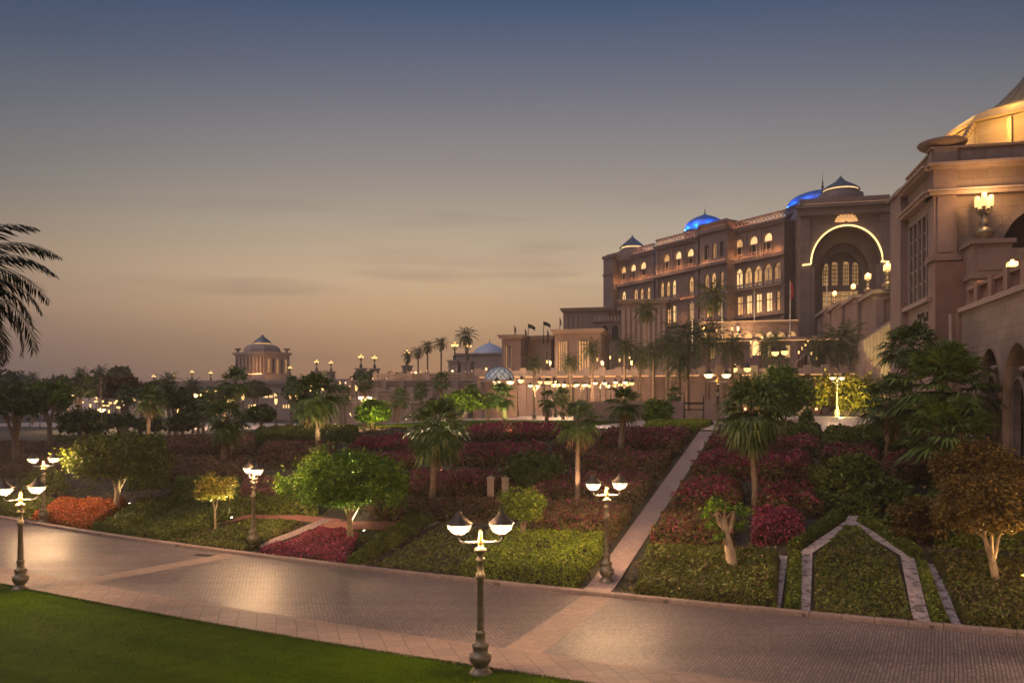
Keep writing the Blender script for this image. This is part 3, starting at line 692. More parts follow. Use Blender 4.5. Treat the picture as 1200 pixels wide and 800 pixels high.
def shrub(label, loc, rad, leafmat, leaf=0.1, nclump=60, per=60, seed=1, name='shrub', cr=0.3, cat='shrub', group=None):
    rng = np.random.default_rng(seed); o = thing(name, label, cat, loc, group)
    b = MB()
    for k in range(5):
        a = k * 1.26; b.tube([(0.1 * math.cos(a), 0.1 * math.sin(a), -0.05), (rad[0] * .25 * math.cos(a), rad[1] * .25 * math.sin(a), rad[2] * 0.5), (rad[0] * .5 * math.cos(a), rad[1] * .5 * math.sin(a), rad[2] * 1.2)], [0.05, 0.035, 0.012], 5)
    b.build('stem', M['bark'], o)
    q = QB(); q.add(crown_quads(rng, (0, 0, rad[2] * 0.95), rad, nclump, per, leaf, cr, 0.6)); q.build('foliage', M[leafmat], o)
    return o

# ---------------------------------------------------------------- palms
def diamond(p, q, w, side): m = (p + q) * 0.5; return [p, m + side * w, q, m - side * w]
def strip_quads(a, b, c, w, side):
    """leaflet that bends at b"""
    return [[a - side * w * 0.35, a + side * w * 0.35, b + side * w, b - side * w], [b - side * w, b + side * w, c + side * w * 0.12, c - side * w * 0.12]]
def fan_fronds(rng, top, rc, n, blades=17, lo=-70, hi=82, droop=1.0, wmul=1.0):
    Q = []
    for i in range(n):
        f = (i + rng.uniform(-.4, .4)) / n; el = R(hi + (lo - hi) * max(f,0) ** 0.85); az = i * 2.39996 + rng.uniform(-.3, .3)
        h = np.array([math.cos(az), math.sin(az), 0]); up = np.array([0, 0, 1.0]); sd_ = np.array([-math.sin(az), math.cos(az), 0])
        L = rc * rng.uniform(0.40, 0.55)
        d = h * math.cos(el) + up * math.sin(el)
        p0 = np.array(top) + up * rng.uniform(-.25, .15); p1 = p0 + d * L - up * 0.06 * L * droop
        Q += [[p0 - sd_ * .03, p0 + sd_ * .03, p1 + sd_ * .018, p1 - sd_ * .018]]
        d2 = d * 0.9 - up * 0.22 * droop; d2 /= np.linalg.norm(d2)
        nrm = np.cross(d2, sd_); B = rc * rng.uniform(0.46, 0.62)
        for k in range(blades):
            a = R(-112 + 224 * k / (blades - 1)) ; c, s = math.cos(a), math.sin(a)
            bd = d2 * c + sd_ * s + nrm * rng.uniform(-.10, .10); bd /= np.linalg.norm(bd)
            l = B * (0.62 + 0.38 * max(c, 0)) * rng.uniform(.88, 1.08)
            m = p1 + bd * l * 0.55 - up * 0.03 * l
            e = m + (bd * 0.75 - up * rng.uniform(.35, .85) * droop) * l * 0.45
            ws = np.cross(bd, nrm); ws /= (np.linalg.norm(ws) + 1e-6)
            Q += strip_quads(p1, m, e, 0.032 * rc * wmul, ws)
    return np.array(Q)
def make_fan_palm(name, label, loc, th, rc, seed, n=34, dead=10, group=None, tr=0.17, barkm='bark', lean=(0, 0), lo=-62, leafmat='palm', blades=17, wmul=1.0, droop=1.0):
    rng = np.random.default_rng(seed); o = thing(name, label, 'palm tree', loc, group)
    if lean == (0, 0): lean = (rng.uniform(-.09, .09) * th, rng.uniform(-.06, .06) * th)
    pts, rd = [], []
    for i in range(9):
        f = i / 8; pts.append((lean[0] * f ** 1.5, lean[1] * f ** 1.5, th * f - (0.1 if i == 0 else 0))); rd.append(tr * (1.35 if i == 0 else 1.12 - 0.3 * f) * (1 + 0.05 * (i % 2)))
    MB().tube(pts, rd, 10).build('trunk', M[barkm], o)
    top = (lean[0], lean[1], th)
    q = QB(); q.add(fan_fronds(rng, top, rc, n, blades, lo, 82, droop, wmul)); q.build('crown', M[leafmat], o)
    if dead:
        q = QB(); q.add(fan_fronds(rng, (top[0], top[1], th - 0.15), rc * 0.8, dead, 9, -80, -52, 1.3, 1.2)); q.build('dry_skirt', M['palm_dead'], o)
    return o
def date_fronds(rng, top, rc, n, lo=-35, hi=80, leaflets=22, wmul=1.0, sag=0.8):
    Q = []; up = np.array([0, 0, 1.0])
    for i in range(n):
        f = (i + rng.uniform(-.4, .4)) / n; el = R(hi + (lo - hi) * max(f, 0) ** 0.9); az = i * 2.39996 + rng.uniform(-.3, .3)
        h = np.array([math.cos(az), math.sin(az), 0]); sd_ = np.array([-math.sin(az), math.cos(az), 0]); L = rc * rng.uniform(0.85, 1.12)
        p = np.array(top, dtype=float); pts = [p]; e = el; ns = 9
        for k in range(ns):
            e -= R(sag * (5 + 7.0 * k / ns + 4 * math.cos(el))); p = p + (h * math.cos(e) + up * math.sin(e)) * (L / ns); pts.append(p)
        for a, b, w in zip(pts[:-1], pts[1:], np.linspace(.035, .008, ns)): Q.append([a - sd_ * w, a + sd_ * w, b + sd_ * w, b - sd_ * w])
        for k in range(leaflets):
            f2 = 0.14 + 0.86 * (k + rng.uniform(0, .6)) / leaflets; x = f2 * ns; j = min(int(x), ns - 1); b = pts[j] + (pts[j + 1] - pts[j]) * (x - j)
            fw = (pts[j + 1] - pts[j]); fw /= np.linalg.norm(fw); l = L * 0.24 * max(0.05, math.sin(math.pi * min(0.95, 0.22 + 0.75 * f2))) ** 0.7 * rng.uniform(.85, 1.1)
            nn = np.cross(sd_, fw)
            for s in (-1, 1):
                dd = sd_ * s * 0.8 + fw * 0.65 + nn * rng.uniform(-.15, .3) - up * 0.22; dd /= np.linalg.norm(dd)
                tip = b + dd * l - up * 0.12 * l
                Q.append(diamond(b, tip, 0.0085 * rc * wmul, fw))
    return np.array(Q)
def make_date_palm(name, label, loc, th, rc, seed, n=48, group=None, tr=0.2, barkm='bark', lean=(0, 0), lo=-35, hi=80, leafmat='palm_dark', leaflets=22, wmul=1.0, sag=0.8):
    rng = np.random.default_rng(seed); o = thing(name, label, 'palm tree', loc, group); pts, rd = [], []
    for i in range(11):
        f = i / 10; pts.append((lean[0] * f ** 1.5, lean[1] * f ** 1.5, th * f - (0.1 if i == 0 else 0))); rd.append(tr * (1.25 if i == 0 else 1.0) * (1 + 0.07 * (i % 2)))
    MB().tube(pts, rd, 9).build('trunk', M[barkm], o)
    q = QB(); q.add(date_fronds(rng, (lean[0], lean[1], th), rc, n, lo, hi, leaflets, wmul, sag)); q.build('crown', M[leafmat], o)
    return o

# ---------------------------------------------------------------- garden uplights
def spotlight(loc, target, power, label, size=70, color=(1.0, 0.80, 0.35)):
    o = thing('garden_spotlight', label, 'spotlight', loc)
    d = (Vector(target) - Vector(loc)); d.normalize(); q = d.to_track_quat('Z', 'Y').to_matrix().to_4x4()
    b = MB(); b.lathe([(0.015, 0), (0.015, 0.16)], n=6); b.lathe([(0.05, -0.02), (0.05, 0.01)], n=8); b.build('spike', M['iron_dark'], o)
    def tilt(pts): return [(q @ Vector(p)) + Vector((0, 0, 0.2)) for p in pts]
    b = MB(); b.lathe([(0.03, -0.13), (0.075, -0.10), (0.085, 0.06), (0.07, 0.065)], n=10); b.v = [tuple(p) for p in tilt(b.v)]; h = b.build('housing', M['iron_dark'], o)
    b = MB(); b.lathe([(0.001, 0.07), (0.06, 0.072), (0.068, 0.068)], n=10); b.v = [tuple(p) for p in tilt(b.v)]; b.build('lens', M['spot_glow'], h)
    l = bpy.data.lights.new('spot_beam', 'SPOT'); l.energy = power * LP; l.color = color; l.spot_size = R(size); l.spot_blend = 0.7; l.shadow_soft_size = 0.06
    lo = bpy.data.objects.new('spot_beam', l); COL.objects.link(lo); lo.parent = o; lo.location = Vector((0, 0, 0.2)) + d * 0.1
    lo.rotation_euler = (-d).to_track_quat('Z', 'Y').to_euler()
    return o
# ---------------------------------------------------------------- facades: local frames, panels with real openings
AX = Vector((.2195, .9756, 0)); BX = Vector((.9756, -.2195, 0))
class Fac:
    def __init__(s, px, d, D):
        s.O = Vector((XP(px, d), d, 0)); s.D = Vector((D[0], D[1], 0)).normalized(); n = Vector((-s.D.y, s.D.x, 0))
        if n.dot(-s.O) < 0: n = -n
        s.N = n
    def a(s, px):
        k = (px - 600) / F; return -(s.O.x - k * s.O.y) / (s.D.x - k * s.D.y)
    def d(s, a): return s.O.y + s.D.y * a
    def z(s, py, a): return CH + (HZ - py) / F * s.d(a)
    def p(s, a, z, b=0.0): v = s.O + s.D * a + s.N * b; return (v.x, v.y, z)
    def off(s, b):
        f = Fac.__new__(Fac); f.O = s.O + s.N * b; f.D = s.D; f.N = s.N; return f
def fbox(b, f, a0, a1, z0, z1, b0, b1, m=0):
    P = [f.p(a, z, q) for z in (z0, z1) for a, q in ((a0, b0), (a1, b0), (a1, b1), (a0, b1))]
    return b.add(P, [(3, 2, 1, 0), (4, 5, 6, 7), (0, 1, 5, 4), (1, 2, 6, 5), (2, 3, 7, 6), (3, 0, 4, 7)], m)
def arch(a0, a1, z0, z1, kind='round', n=10):
    """opening outline: flat sill, straight jambs and an arch that ends at z1"""
    c = (a0 + a1) / 2; r = (a1 - a0) / 2
    if kind == 'flat': return [(a0, z0), (a1, z0), (a1, z1), (a0, z1)]
    P = [(a0, z0), (a1, z0)]
    if kind == 'round':
        zs = z1 - abs(r)
        P += [(c + r * math.cos(math.pi * k / n), zs + abs(r) * math.sin(math.pi * k / n)) for k in range(n + 1)]
    else:                                                     # pointed
        hgt = abs(r) * (1.55 if kind == 'point' else 1.25); zs = z1 - hgt
        for k in range(n + 1):
            u = k / n; P.append((a1 + (c - a1) * max(0, 1 - math.cos(u * math.pi / 2)) ** 0.9 if k else a1, zs + hgt * max(0, math.sin(u * math.pi / 2)) ** 0.92))
        for k in range(n - 1, -1, -1):
            u = k / n; P.append((a0 + (c - a0) * max(0, 1 - math.cos(u * math.pi / 2)) ** 0.9 if k else a0, zs + hgt * max(0, math.sin(u * math.pi / 2)) ** 0.92))
    return P
def panel(b, f, outer, holes, b0, th, m=0, mr=None):
    """front face at depth b0 with holes, plus reveals th deep"""
    polys = [outer] + holes; V = []; 
    for P in polys: V += [Vector((a, z, 0)) for a, z in P]
    tris = tessellate_polygon([[Vector((a, z, 0)) for a, z in P] for P in polys])
    b.add([f.p(v.x, v.y, b0) for v in V], [tuple(t_) for t_ in tris], m)
    for P in polys:
        n = len(P); b.add([f.p(a, z, b0) for a, z in P] + [f.p(a, z, b0 - th) for a, z in P], [(i, (i + 1) % n, n + (i + 1) % n, n + i) for i in range(n)], m if mr is None else mr)
def pane(b, f, P, b0, m=0): b.add([f.p(a, z, b0) for a, z in P], [tuple(range(len(P)))], m)
def ring(b, f, P, w, b0, th, m=0, skip_sill=True):
    """a moulding that follows an opening outline, w wide, standing th proud"""
    pts = P[1:] + [P[0]] if skip_sill else P
    cx_ = sum(p[0] for p in P) / len(P); cz_ = sum(p[1] for p in P) / len(P); out_ = []
    n = len(pts)
    for i, p in enumerate(pts):
        a = Vector(pts[max(i - 1, 0)]); c_ = Vector(pts[min(i + 1, n - 1)]); t_ = (c_ - a).normalized(); nn = Vector((-t_.y, t_.x))
        if nn.dot(Vector(p) - Vector((cx_, cz_))) < 0: nn = -nn
        out_.append((p[0] + nn.x * w, p[1] + nn.y * w))
    V = [f.p(*q, b0) for q in pts] + [f.p(*q, b0) for q in out_] + [f.p(*q, b0 + th) for q in pts] + [f.p(*q, b0 + th) for q in out_]
    Fc = []
    for i in range(n - 1): Fc += [(2 * n + i, 2 * n + i + 1, 3 * n + i + 1, 3 * n + i), (i, i + 1, 2 * n + i + 1, 2 * n + i), (n + i, n + i + 1, 3 * n + i + 1, 3 * n + i)]
    Fc += [(0, n, 3 * n, 2 * n), (n - 1, 2 * n - 1, 4 * n - 1, 3 * n - 1)]
    b.add(V, Fc, m)
def ogee(r, h, tip=0.0, n=14):
    P = []
    for i in range(n + 1):
        u = i / n; P.append((max(0.02, r * max(0, 1 - u ** 1.7) ** 0.75 * (1 - 0.12 * math.sin(u * math.pi))), h * (u * 0.82 + 0.18 * u ** 4)))
    return P
def finial(parent, c, s, m='iron_dark'):
    return MB().lathe([(0.3 * s, 0), (0.12 * s, .3 * s), (0.26 * s, .7 * s), (0.1 * s, 1.0 * s), (0.16 * s, 1.4 * s), (0.05 * s, 1.8 * s), (0.02 * s, 3.4 * s)], c, 8).build('finial', M[m], parent)
def dome(parent, c, r, h, mat, nm='dome', n=28, prof=None): return MB().lathe(prof or ogee(r, h), c, n).build(nm, M[mat], parent)
def point(parent, loc, power, color=(1, .58, .26), rad=0.3, name='flood_light'):
    l = bpy.data.lights.new(name, 'POINT'); l.energy = power * LP; l.color = color; l.shadow_soft_size = rad
    o = bpy.data.objects.new(name, l); COL.objects.link(o); w = parent_world(parent); o.parent = parent; o.location = Vector(loc) - w; return o

# ================================================================ palace: long wing and portal block, one building
WG = Fac(925, 175, (-.554, .833))
pal = world_thing('palace', 'sandstone palace with lit arcades, blue domes and a great glowing arch portal', 'palace', WG.p(20, 10, -10))
ZB, ZR = 11.0, 49.2
def win_lit_arch(f, a0, a1, z0, z1, zsplit, depth, lit='lit'):
    """dark glazed opening with a glowing tympanum and two slim columns"""
    b = MB(); P = arch(a0, a1, z0, z1)
    pane(b, f, [(a0, z0), (a1, z0), (a1, zsplit), (a0, zsplit)], -depth, 1)
    up = [(a0, zsplit), (a1, zsplit)] + P[2:]
    pane(b, f, up, -depth, 0)
    w = abs(a1 - a0)
    for k in (0.24, 0.76):
        c = f.p(a0 + (a1 - a0) * k, z0, -depth * 0.4); b.lathe([(w * .05, 0), (w * .045, (zsplit - z0))], c, 6, 2)
    fbox(b, f, min(a0, a1), max(a0, a1), zsplit - .12, zsplit + .12, -depth * 0.55, -depth * 0.3, 2)
    fbox(b, f, min(a0, a1), max(a0, a1), z0 + .75, z0 + .9, -depth * 0.5, -depth * 0.3, 2)
    for k in range(6): a = a0 + (a1 - a0) * (k + .5) / 6; fbox(b, f, a - .06, a + .06, z0, z0 + .75, -depth * 0.45, -depth * 0.35, 2)
    return b.build('window', [M[lit], M['dark_glass'], M['trim']], pal)
def win_trefoil(f, a0, a1, z0, z1, depth, lit):
    b = MB(); pane(b, f, arch(a0, a1, z0, z1, 'point'), -depth, 0); c = (a0 + a1) / 2; w = abs(a1 - a0)
    b.lathe([(w * .05, 0), (w * .045, (z1 - z0) * .55)], f.p(c, z0, -depth * .5), 6, 2)
    zs = z0 + (z1 - z0) * 0.55
    for s in (-1, 1): ring(b, f, arch(c + (0 if s > 0 else -w * .46), c + (w * .46 if s > 0 else 0), zs, zs + w * .42, 'round', 6), w * .07, -depth * .6, .12, 2)
    fbox(b, f, min(a0, a1), max(a0, a1), z0 + .7, z0 + .85, -depth * 0.4, -depth * 0.2, 2)
    for k in range(6): a = a0 + (a1 - a0) * (k + .5) / 6; fbox(b, f, a - .07, a + .07, z0, z0 + .7, -depth * 0.38, -depth * 0.25, 2)
    return b.build('window', [M[lit], M['dark_glass'], M['trim']], pal)
def win_rect(f, a0, a1, z0, z1, depth, lit):
    b = MB(); lo, hi = min(a0, a1), max(a0, a1); pane(b, f, arch(lo, hi, z0, z1, 'flat'), -depth, 0); c = (lo + hi) / 2
    fbox(b, f, c - .06, c + .06, z0, z1, -depth + .02, -depth + .12, 1); fbox(b, f, lo, hi, z0 + (z1 - z0) * .62, z0 + (z1 - z0) * .66, -depth + .02, -depth + .12, 1)
    return b.build('window', [M[lit], M['iron_dark']], pal)
rnd = random.Random(4)
def section(pxl, pxr, bo, tops, tre, rects, parapet_lattice=True, ztop=ZR):
    f = WG.off(bo); a0, a1 = f.a(pxr), f.a(pxl); holes, todo = [], []
    for px, w in tops:
        aL, aR = f.a(px + w / 2), f.a(px - w / 2); P = arch(aL, aR, 42.4, 46.9); holes.append(P); todo.append(('t', aL, aR))
    for px, w in tre:
        aL, aR = f.a(px + w / 2), f.a(px - w / 2); holes.append(arch(aL, aR, 35.4, 40.0, 'point')); todo.append(('p', aL, aR))
    for px, w in rects:
        aL, aR = f.a(px + w / 2), f.a(px - w / 2); holes.append(arch(aL, aR, 29.2, 33.4, 'flat')); todo.append(('r', aL, aR))
    b = MB(); panel(b, f, [(a0, ZB), (a1, ZB), (a1, ztop), (a0, ztop)], holes, 0, .62)
    # pilasters, string courses and cornice
    for z, h, pr in ((28.2, .7, .55), (34.2, .35, .3), (41.2, .8, .7), (48.4, .5, .5), (48.95, .35, .8)): fbox(b, f, a0 - .3, a1 + .3, z, z + h, 0.003, pr)
    for z in (42.0, 49.3, 34.55): fbox(b, f, a0 - .3, a1 + .3, z + .002, z + .16, .55 if z > 35 else .2, .68 if z > 35 else .3)
    for a in (a0 + .5, a1 - .5): fbox(b, f, a - .5, a + .5, ZB, 48.3, 0.003, .3)
    ed = sorted([min(x[1], x[2]) for x in todo if x[0] == 't'] + [max(x[1], x[2]) for x in todo if x[0] == 't'])
    for k in range(1, len(ed) - 1, 2):
        c = (ed[k] + ed[k + 1]) / 2; w = max(.2, (ed[k + 1] - ed[k]) * .3); fbox(b, f, c - w / 2, c + w / 2, 42.0, 48.2, 0.003, .22)
    for k_, aL, aR in todo:
        if k_ == 't': ring(b, f, arch(aL, aR, 42.4, 46.9), .28, 0.004, .16)
        elif k_ == 'p': ring(b, f, arch(aL, aR, 35.4, 40.0, 'point'), .2, 0.004, .14)
    b.build('facade', M['stone_pal'], pal)
    for i, (k_, aL, aR) in enumerate(todo):
        if k_ == 't': win_lit_arch(f, aL, aR, 42.4, 46.9, 45.0, .5, 'lit_hot' if i % 3 else 'lit')
        elif k_ == 'p': win_trefoil(f, aL, aR, 35.4, 40.0, .5, rnd.choice(['lit', 'lit_hot', 'lit', 'lit_dim']))
        else: win_rect(f, aL, aR, 29.2, 33.4, .5, rnd.choice(['lit_hot', 'lit', 'lit_dim', 'lit_dim']))
    if parapet_lattice:                                     # pierced parapet lit from behind
        b = MB(); n = max(4, int(abs(a1 - a0) / 1.0)); st = (a1 - a0) / n
        fbox(b, f, a0, a1, 49.3, 49.55, -.35, .25); fbox(b, f, a0, a1, 50.85, 51.2, -.4, .3)
        for k in range(n):
            c = a0 + (k + .5) * st
            for s in (-1, 1): b.add([f.p(c - s * st * .5, 49.55, -.05), f.p(c - s * st * .5 + .22, 49.55, -.05), f.p(c + s * st * .5 + .0, 50.85, -.05), f.p(c + s * st * .5 - .22, 50.85, -.05), f.p(c - s * st * .5, 49.55, .12), f.p(c - s * st * .5 + .22, 49.55, .12), f.p(c + s * st * .5, 50.85, .12), f.p(c + s * st * .5 - .22, 50.85, .12)], [(0, 1, 2, 3), (4, 5, 6, 7), (0, 1, 5, 4), (2, 3, 7, 6), (1, 2, 6, 5), (3, 0, 4, 7)])
        b.build('parapet', M['trim'], pal)
    b = MB()                                                # light lines lying on the ledges
    for z, bb in ((42.02, .45), (49.32, .55), (34.56, .06)): fbox(b, f, a0 + .4, a1 - .4, z, z + .1, min(.3, bb), min(.42, bb + .1))
    b.build('ledge_light', M['strip_cove'], pal)
    b = MB(); fbox(b, f, a0 + .02, a1 - .02, ZB, ZR + .02, -24, -.623); b.build('core_wall', M['stone_pal'], pal)
W8 = 9
section(851, 920, 0.0, [(866, 9.6), (883, 10), (900, 10.4)], [(866, 9.4), (876.8, 9.6), (888, 10.2), (899.8, 10.6), (912, 11)], [(867, 7), (877.5, 6.5), (889, 7), (901, 7.4), (913, 7.6)])
section(769, 819, 1.5, [(781, 7.6), (795, 8), (809, 8.4)], [(776, 4.8), (783, 5), (790, 5), (810, 6), (818 - 1.5, 5.0)], [(783, 5.5), (790, 4.5), (810, 6.5)])
section(711, 767, -1.0, [(730.6, 6.6), (742, 6.8), (753.8, 7.2)], [(731, 5.4), (745, 5.4), (752, 4.6), (760, 4.6)], [(736, 4), (748, 4)])
# tower between the sections, with the blue dome
f = WG.off(3.0); a0, a1 = f.a(852), f.a(820); b = MB(); hl = []
for px, w, z0, z1, k in ((828, 5.5, 35.4, 39.6, 'point'), (836, 5.5, 35.4, 39.6, 'point'), (846, 4.5, 35.4, 39.6, 'point'), (828, 5, 43, 46.6, 'round'), (837, 5, 43, 46.6, 'round'), (846, 4, 43, 46.6, 'round'), (830, 6, 29.2, 33.4, 'flat'), (843, 6, 29.2, 33.4, 'flat')): hl.append(arch(f.a(px + w / 2), f.a(px - w / 2), z0, z1, k))
panel(b, f, [(a0, ZB), (a1, ZB), (a1, 51.6), (a0, 51.6)], hl, 0, .62)
for z, h, pr in ((28.2, .7, .55), (41.2, .8, .7), (49.2, .9, .7), (51.0, .6, .4)): fbox(b, f, a0 - .3, a1 + .3, z, z + h, 0.003, pr)
fbox(b, f, a0 + .01, a1 - .01, ZB, 51.58, -22, -.623); b.build('tower', M['stone_pal'], pal)
for i, P in enumerate(hl):
    b = MB(); pane(b, f, P, -.5, 0); lo, hi = min(p[0] for p in P), max(p[0] for p in P); fbox(b, f, (lo + hi) / 2 - .07, (lo + hi) / 2 + .07, P[0][1], P[2][1], -.48, -.35, 1); b.build('window', [M[('lit_dim', 'lit', 'lit_dim', 'dark_glass', 'lit_dim', 'dark_glass', 'lit', 'lit_dim')[i]], M['trim']], pal)
b = MB(); fbox(b, f, a0 + .4, a1 - .4, 42.02, 42.1, .25, .35); fbox(b, f, a0 + .4, a1 - .4, 50.12, 50.2, .25, .35); b.build('ledge_light', M['strip_wash'], pal)
def blue_dome(px, py_base, py_top, hw, d, lights=6, power=900):
    c = (XP(px, d), d, ZP(py_base, d)); r = hw * d / F; h = (py_base - py_top) * d / F
    MB().lathe([(r * 1.04, -1.5), (r * 1.04, -.2), (r * 1.1, 0), (r * 1.02, .15)], c, 28).build('drum', M['stone_pal'], pal)
    q = dome(pal, c, r, h, 'dome_blue', prof=[(r * 0.97, 0.1), (r * 1.0, h * .14), (r * .99, h * .28), (r * .92, h * .45), (r * .78, h * .62), (r * .56, h * .76), (r * .33, h * .86), (r * .14, h * .94), (r * .05, h)])
    part_of(q); finial(pal, (c[0], c[1], c[2] + h - .3), r * .16)
    for k in range(lights):
        a = 2 * math.pi * k / lights + .5; point(pal, (c[0] + (r + 1.1) * math.cos(a), c[1] + (r + 1.1) * math.sin(a), c[2] + h * .22), power, (.05, .30, 1), .3)
blue_dome(826, 272, 251, 23, 212, 9, 55)
# small slate dome at the far corner
c = (XP(741, 222), 222, ZP(294, 222)); r = 13 * 222 / F
MB().lathe([(r * 1.2, -3), (r * 1.2, 0), (r * 1.0, .1), (r * .95, .9)], c, 20).build('drum', M['stone_pal'], pal)
MB().lathe([(r * .97, .3), (r * .98, .9)], c, 20).build('drum_light', M['lit_hot'], pal)
dome(pal, (c[0], c[1], c[2] + .9), r * 1.15, 15 * 222 / F, 'dome_slate', prof=[(r * 1.15, 0), (r * .9, .8), (r * .62, 1.5), (r * .35, 2.2), (r * .12, 2.9), (.05, 3.5)])
# corner pier with lit cap at the very end of the wing
f = WG.off(0.4); a0, a1 = f.a(720.5), f.a(709); b = MB(); fbox(b, f, a0, a1, ZB, 49.6, -6, 0.6); fbox(b, f, a0 - .3, a1 + .3, 49.6, 50.4, -6.3, .9); fbox(b, f, a0 - .2, a1 + .2, 44.8, 45.3, -6.2, .8); fbox(b, f, a0 - .4, a1 + .4, 28.6, 29.4, -6.2, 1.0); b.build('corner_pier', M['stone_pal'], pal)
b = MB(); fbox(b, f, a0, a1, 29.42, 29.6, .62, .85); b.build('ledge_light', M['strip_wash'], pal)

for pxw, bo_, zz_ in ((858, 1.6, 29.6), (872, 1.6, 29.6), (883, 1.6, 29.6), (895, 1.6, 29.6), (907, 1.6, 29.6), (774, 3.0, 29.6), (788, 3.0, 29.6), (806, 3.0, 29.6), (836, 4.6, 29.6), (868, 1.4, 42.6), (892, 1.4, 42.6), (911, 1.4, 42.6), (775, 2.9, 42.6), (788, 2.9, 42.6), (803, 2.9, 42.6), (726, .5, 42.6), (748, .5, 42.6), (836, 4.4, 42.6)):
    a_ = WG.a(pxw); point(pal, WG.p(a_, zz_, bo_), 9, (1, .5, .2), .2)           # uplights added on the ledges to wash the facade warm
    MB().lathe([(.14, 0), (.16, .12), (.1, .2)], WG.p(a_, zz_ - .62, bo_ - .5), 8).build('added_uplight', M['iron_dark'], pal)
# balcony rails under the pointed arches
for pl_, pr_, bo_ in ((855, 918, 0.0), (772, 798, 1.5), (726, 764, -1.0)):
    f = WG.off(bo_); a0, a1 = f.a(pr_), f.a(pl_); b = MB(); fbox(b, f, a0, a1, 34.72, 34.95, .004, .75); fbox(b, f, a0, a1, 35.75, 35.9, .55, .7)
    n = int((a1 - a0) / .55)
    for k in range(n + 1): a = a0 + (a1 - a0) * k / n; fbox(b, f, a - .09, a + .09, 34.952, 35.748, .58, .68)
    b.build('balcony', M['trim'], pal)
# portal block
PT = Fac(938, 168, BX); z_ = lambda py: PT.z(py, 8)
a0, a1 = 0.0, PT.a(1043); ac = PT.a(991.5); ar = 6.75
zs, zt = z_(308), z_(266)
P = [(ac - ar, ZB), (ac + ar, ZB)] + [(ac + ar * math.cos(math.pi * k / 20) * (1 - .0 * k), zs + (zt - zs) * math.sin(math.pi * k / 20)) for k in range(21)]
b = MB(); panel(b, PT, [(a0, ZB), (a1, ZB), (a1, z_(231)), (a0, z_(231))], [P], 0, 3.0)
for aa, bb in ((a0, a0 + 1.9), (a1 - 1.9, a1)): fbox(b, PT, aa, bb, ZB, z_(253), 0.003, .5)
for aa in (a0 + 2.35, a1 - 2.35): fbox(b, PT, aa - .42, aa + .42, ZB, zs - .6, 0.003, .35)
fbox(b, PT, a0 - .6, a1 + .6, z_(252), z_(244), 0.003, 1.3); fbox(b, PT, a0 - 1.0, a1 + 1.0, z_(244) + .01, z_(240), 0.003, 1.9); fbox(b, PT, a0 + .3, a1 - .3, z_(240) + .02, z_(232), 0.003, .6)
fbox(b, PT, a0 + .01, a1 - .01, ZB, z_(231) - .03, -22, -9.0); b.build('portal', M['stone_pal'], pal)
for sd2 in (0, 1):                                           # side walls of the portal block
    b = MB(); aa = a0 if sd2 == 0 else a1 - 1.2; fbox(b, PT, aa + .01, aa + 1.19, ZB, z_(231) - .02, -9.0, -3.003); b.build('portal_side', M['stone_pal'], pal)
# recess: stepped inner arches and tall twin windows
b = MB(); r2 = ar * .78; P2 = [(ac - r2, ZB), (ac + r2, ZB)] + [(ac + r2 * math.cos(math.pi * k / 16), z_(322) + (z_(281) - z_(322)) * math.sin(math.pi * k / 16)) for k in range(17)]
panel(b, PT, [(a0 + 1.25, ZB), (a1 - 1.25, ZB), (a1 - 1.25, z_(255)), (a0 + 1.25, z_(255))], [P2], -3.4, 1.6)
r3 = ar * .62; P3 = [(ac - r3, ZB), (ac + r3, ZB)] + [(ac + r3 * math.cos(math.pi * k / 16), z_(326) + (z_(290) - z_(326)) * math.sin(math.pi * k / 16)) for k in range(17)]
panel(b, PT, [(a0 + 1.25, ZB), (a1 - 1.25, ZB), (a1 - 1.25, z_(258)), (a0 + 1.25, z_(258))], [P3], -5.2, .8); ring(b, PT, P3, .4, -5.19, .25)
hw = []
for s in (-1, 1):
    for q in (0, 1):
        c = ac + s * (1.15 + q * 1.9); hw.append(arch(c - .62, c + .62, z_(329), z_(300 + q * 1.5)))
hw.append(arch(ac - 3.6, ac + 3.6, z_(372), z_(336), 'flat'))
panel(b, PT, [(a0 + 1.25, ZB), (a1 - 1.25, ZB), (a1 - 1.25, z_(262)), (a0 + 1.25, z_(262))], hw, -6.4, .8)
for h_ in hw[:4]: ring(b, PT, h_, .16, -6.39, .1)
b.build('portal_recess', M['stone_pal'], pal)
for h_ in hw:
    b = MB(); pane(b, PT, h_, -6.9); lo = min(p[0] for p in h_); hi = max(p[0] for p in h_); z0 = h_[0][1]; z1 = max(p[1] for p in h_)
    for k in range(1, 4): a = lo + (hi - lo) * k / 4; fbox(b, PT, a - .05, a + .05, z0, z1 - .5, -6.88, -6.8, 1)
    for k in range(1, 6): zz = z0 + (z1 - z0) * k / 6; fbox(b, PT, lo, hi, zz - .06, zz + .06, -6.87, -6.79, 1)
    b.build('window', [M['lit_dim'], M['iron_dark']], pal)
b = MB(); arc = [(a0 + .3, zs - .3), (a0 + 1.9, zs - .15), (ac - ar - .22, zs + .1)] + [(ac - (ar + .22) * math.cos(math.pi * k / 24), zs + (zt - zs + .22) * math.sin(math.pi * k / 24)) for k in range(1, 24)] + [(ac + ar + .22, zs + .1), (a1 - 1.9, zs - .15), (a1 - .3, zs - .3)]
b.tube([PT.p(a, z, .72 if i < 2 or i > len(arc) - 3 else .45) for i, (a, z) in enumerate(arc)], .17, 6); b.build('arch_light', M['strip'], pal)
b = MB(); cz = z_(265) + .8                                   # lit shell fan over the arch
